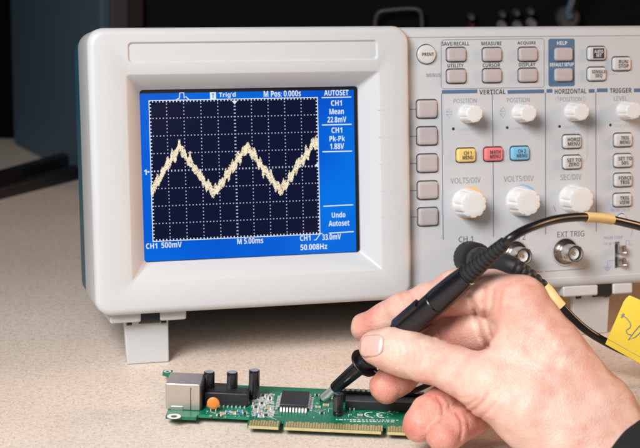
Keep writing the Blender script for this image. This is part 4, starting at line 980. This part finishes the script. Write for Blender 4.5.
me = bpy.data.meshes.new('person')
HB = K(560, 440, 640)
me.vertices.add(len(VW)); me.vertices.foreach_set('co', ((VW - HB) * MM).ravel())
me.loops.add(Qh.size); me.polygons.add(len(Qh)); me.loops.foreach_set('vertex_index', Qh.ravel().astype(np.int32))
me.polygons.foreach_set('loop_start', np.arange(0, Qh.size, 4, dtype=np.int32)); me.polygons.foreach_set('loop_total', np.full(len(Qh), 4, np.int32))
me.update(calc_edges=True); me.validate()
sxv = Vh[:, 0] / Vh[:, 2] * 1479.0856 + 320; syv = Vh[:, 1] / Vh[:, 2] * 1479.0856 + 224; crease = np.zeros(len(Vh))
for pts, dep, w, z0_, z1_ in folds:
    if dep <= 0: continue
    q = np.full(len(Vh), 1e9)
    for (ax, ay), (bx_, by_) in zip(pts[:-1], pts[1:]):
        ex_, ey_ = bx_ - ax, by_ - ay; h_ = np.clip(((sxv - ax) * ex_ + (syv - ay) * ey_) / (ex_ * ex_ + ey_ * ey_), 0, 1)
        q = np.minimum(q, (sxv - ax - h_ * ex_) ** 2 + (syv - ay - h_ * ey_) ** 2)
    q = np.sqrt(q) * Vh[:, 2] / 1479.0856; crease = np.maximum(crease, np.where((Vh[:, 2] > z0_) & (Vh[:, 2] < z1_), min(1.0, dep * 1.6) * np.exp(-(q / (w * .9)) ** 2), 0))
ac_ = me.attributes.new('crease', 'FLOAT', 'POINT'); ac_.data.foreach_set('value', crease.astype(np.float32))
at_ = me.attributes.new('flush', 'FLOAT', 'POINT'); at_.data.foreach_set('value', flush.astype(np.float32))
me.polygons.foreach_set('use_smooth', [True] * len(me.polygons))
bmx = bmesh.new(); bmx.from_mesh(me); bmesh.ops.recalc_face_normals(bmx, faces=bmx.faces); bmx.to_mesh(me); bmx.free()
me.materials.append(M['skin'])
person = bpy.data.objects.new('person', me); coll.objects.link(person); person.location = tuple(HB * MM); BASE[person.name] = HB
tag(person, 'right hand in a black sleeve gripping the probe between thumb and fingers', 'person')

# thumb nail: a curved plate lying on the surface
def trace(o, d_):
    t_ = np.zeros(len(o))
    for _ in range(60):
        t_ += sdf((o + d_ * t_[:, None]).astype(np.float32), False) * .9
    return o + d_ * t_[:, None]
def nail_patch(a0, a1, hw, lift, na=18, nb=15):
    O = []
    for i in range(na + 1):
        a = a0 + (a1 - a0) * i / na; f = (a + 7.0) / 14.0
        w = hw * min(1.0, math.sqrt(max(0.05, 1 - max(0, (-.25 - a / 7.0) / .78) ** 2))) * min(1.0, math.sqrt(max(.12, 1 - max(0, (a / 7.0 - .35) / .68) ** 2)))
        for j in range(nb + 1): O.append(NC + nx * a + ny * (w * (2 * j / nb - 1)) + nzv * 14)
    O = np.array(O); S_ = trace(O, np.repeat(-nzv[None], len(O), 0)); g_ = grad(S_)
    S_ = S_ + g_ * lift
    V = CAM + S_ @ RC; Fc = [(i * (nb + 1) + j, i * (nb + 1) + j + 1, (i + 1) * (nb + 1) + j + 1, (i + 1) * (nb + 1) + j) for i in range(na) for j in range(nb)]
    return [tuple(v_) for v_ in V], Fc
nail = part('nail', nail_patch(-6.2, 6.2, 5.0, .03), M['nail'], person, angle=0)
so = nail.modifiers.new('s', 'SOLIDIFY'); so.thickness = 0.00025; so.offset = 0
O = []
for i in range(5):
    for j in range(13):
        b_ = 2 * j / 12 - 1; O.append(NC + nx * (-5.7 + 1.1 * b_ * b_ + (1.35 * (1 - b_ * b_) + .08) * i / 4) + ny * (3.7 * b_) + nzv * 14)
O = np.array(O); S_ = trace(O, np.repeat(-nzv[None], len(O), 0)); S_ = S_ + grad(S_) * .20
part('nail_glint', ([tuple(v_) for v_ in CAM + S_ @ RC], [(i * 13 + j, i * 13 + j + 1, (i + 1) * 13 + j + 1, (i + 1) * 13 + j) for i in range(4) for j in range(12)]), M['nail_glint'], nail, angle=0)  # crescent-shaped highlight laid on the nail as a pale patch

# sleeve: knitted cuff with folds
A0, A1, A2 = [CAM + RC.T @ p for p in (H(620, 467, 641), H(662, 516, 625), H(760, 632, 590))]
path = spline([A0, A1, A2, A2 + (A2 - A1) * 1.2], 16)
loops = []; dirs = None; uu = None
for i, p in enumerate(path):
    d_ = path[min(i + 1, len(path) - 1)] - path[max(i - 1, 0)]; d_ /= np.linalg.norm(d_)
    if uu is None: _, uu, _ = frame_axes(d_)
    uu = uu - d_ * (uu @ d_); uu /= np.linalg.norm(uu); ww = np.cross(d_, uu); L = []
    for j in range(64):
        a = 2 * math.pi * j / 64; r = 25.0 + .32 * i + .5 * math.sin(3 * a + i * .5) * min(1, i / 6) + .7 * math.sin(i * .9 + 2 * math.sin(a)) * min(1, i / 5) - (1.0 if i == 0 else 0)
        L.append(tuple(p + (uu * math.cos(a) + ww * math.sin(a)) * r))
    slant = RC.T @ np.array([-.76, .65, 0]); slant = slant - d_ * (slant @ d_)
    L = [tuple(np.array(q) + d_ * (.28 * ((np.array(q) - p) @ slant)) * max(0, 1 - i / 14)) for q in L]
    if i == 0:
        loops.append([tuple(np.array(q) + (p - np.array(q)) * .09 + d_ * 3) for q in L])
    loops.append(L)
sv = part('sleeve', loft(loops, False, True), M['sleeve'], person, angle=60)

# ------------------------------------------------------------------ things behind the oscilloscope
# blue-grey cabinet, seen by one side and a strip of its front
A = on_table(14, 145); B = on_table(103, 189.5); dirv = (B - A) / np.linalg.norm(B - A); perp = np.array([-dirv[1], dirv[0], 0]);
if perp[0] < 0: perp = -perp
cab = thing('storage_cabinet', 'blue grey metal cabinet standing on the table behind the oscilloscope at left', 'cabinet', B, (0, 0, math.atan2(dirv[1], dirv[0])))
Lc = np.linalg.norm(B - A)
part('side_panel', box(-Lc, 0, 0, 8, 1, 420, 1.2), M['slate'], cab); part('front_panel', box(-6, -1, 8.2, 170, 1, 418, .8), M['mauve'], cab)
part('top_panel', box(-Lc, -1, 8.2, 170, 405, 418, .8), M['slate'], cab); part('rear_panel', box(-Lc, -Lc + 6, 8.2, 170, 1, 404, .8), M['slate'], cab)
# black cable duct lying on the table
a, b_, c, d = on_table(-12, 203), on_table(92, 176.5), on_table(92, 160), on_table(-12, 191)
duct = thing('cable_duct', 'flat black cable duct lying across the table left of the oscilloscope', 'cable duct', (a + b_) / 2, (0, 0, 0), (a + b_) / 2)
def slab(p, q, r, s, z0, z1):
    V = [(x[0], x[1], z) for z in (z0, z1) for x in (p, q, r, s)]; return V, [(0, 1, 2, 3), (4, 5, 6, 7), (0, 1, 5, 4), (1, 2, 6, 5), (2, 3, 7, 6), (3, 0, 4, 7)]
part('base', slab(a, b_, c, d, .2, 5), M['black'], duct, smooth=False)
l1 = lambda f: (a + (d - a) * f, b_ + (c - b_) * f)
p, q = l1(.62); r, s = l1(.98); part('rear_rail', slab(p, q, s, r, 5.1, 14), M['black'], duct, smooth=False)
p, q = l1(.02); r, s = l1(.34); part('front_rail', slab(p, q, s, r, 5.1, 9), M['black'], duct, smooth=False)
p, q = l1(.44); r, s = l1(.50); part('trim_strip', slab(p, q, s, r, 5.05, 6.5), M['mauve'], duct, smooth=False)
# black bench instrument: wire handle, caps
I0 = K(128.5, 20, 1105)
ins = thing('bench_instrument', 'black bench instrument with small pale knobs standing behind the oscilloscope', 'instrument', (I0[0], I0[1], 0), (0, 0, 0), (I0[0], I0[1], 0))
x0 = I0[0]; yI = I0[1]
part('end_board', box(x0, x0 + 11.5, yI - 4, yI + 200, 0.5, 330, 1), M['brownblack'], ins)
part('housing', box(x0 + 11.6, x0 + 640, yI + 1, yI + 220, 0.5, 330, 2), M['device'], ins)
def onI(px, py, off=0.0):
    r_ = ray(px, py); t_ = (yI + 1 - off) / r_[1]; return CAM + r_ * t_
loopp = [onI(375, 40, 8), onI(375.5, 20, 10), onI(380, 12, 12), onI(390, 10, 12), onI(410, 8.6, 12), onI(419, 10.5, 12), onI(421.6, 18, 10), onI(422, 40, 8)]
part('wire_handle', tube(spline(loopp, 8), 1.5, 12), M['handle'], ins)
def cap_knob(px, py, r, L, mt, name='knob'):
    c = onI(px, py, 0); part(name, lathe(c, (0, -1, 0), [(0, r * 1.15), (1.5, r), (L, r * .9), (L + 1, r * .7)], 24), M[mt], ins)
for px, py in ((501.5, 25), (517, 25.5), (531, 22.5)): cap_knob(px, py, 3.3, 12, 'pale_knob')
for px, py in ((502, 13.8), (516, 12.2), (530, 11)): cap_knob(px, py, 2.6, 8, 'grey_knob')
cap_knob(471, 16.5, 2.6, 8, 'grey_knob'); cap_knob(471.5, 25, 2.6, 8, 'red_cap', 'push_cap')
pl = onI(569, 19, 14)
plg = thing('cable_plug', 'dark cable plug with pale blue lead hanging at the black instrument behind the oscilloscope', 'plug', pl, (0, 0, 0), pl)
part('plug_shell', lathe(pl + np.array([0, 14, 0]), (0, -1, 0), [(0, 8.5), (2, 9), (12, 8.5), (15, 6)], 28), M['grey_knob'], plg)
part('lead', tube(spline([pl + np.array([0, -2, 2]), onI(568.5, 12, 18), onI(571, 4, 22), onI(576, -12, 26), onI(584, -40, 24)], 8), [3.2, 2.6, 2.4, 2.4], 14), M['paleblue'], plg)
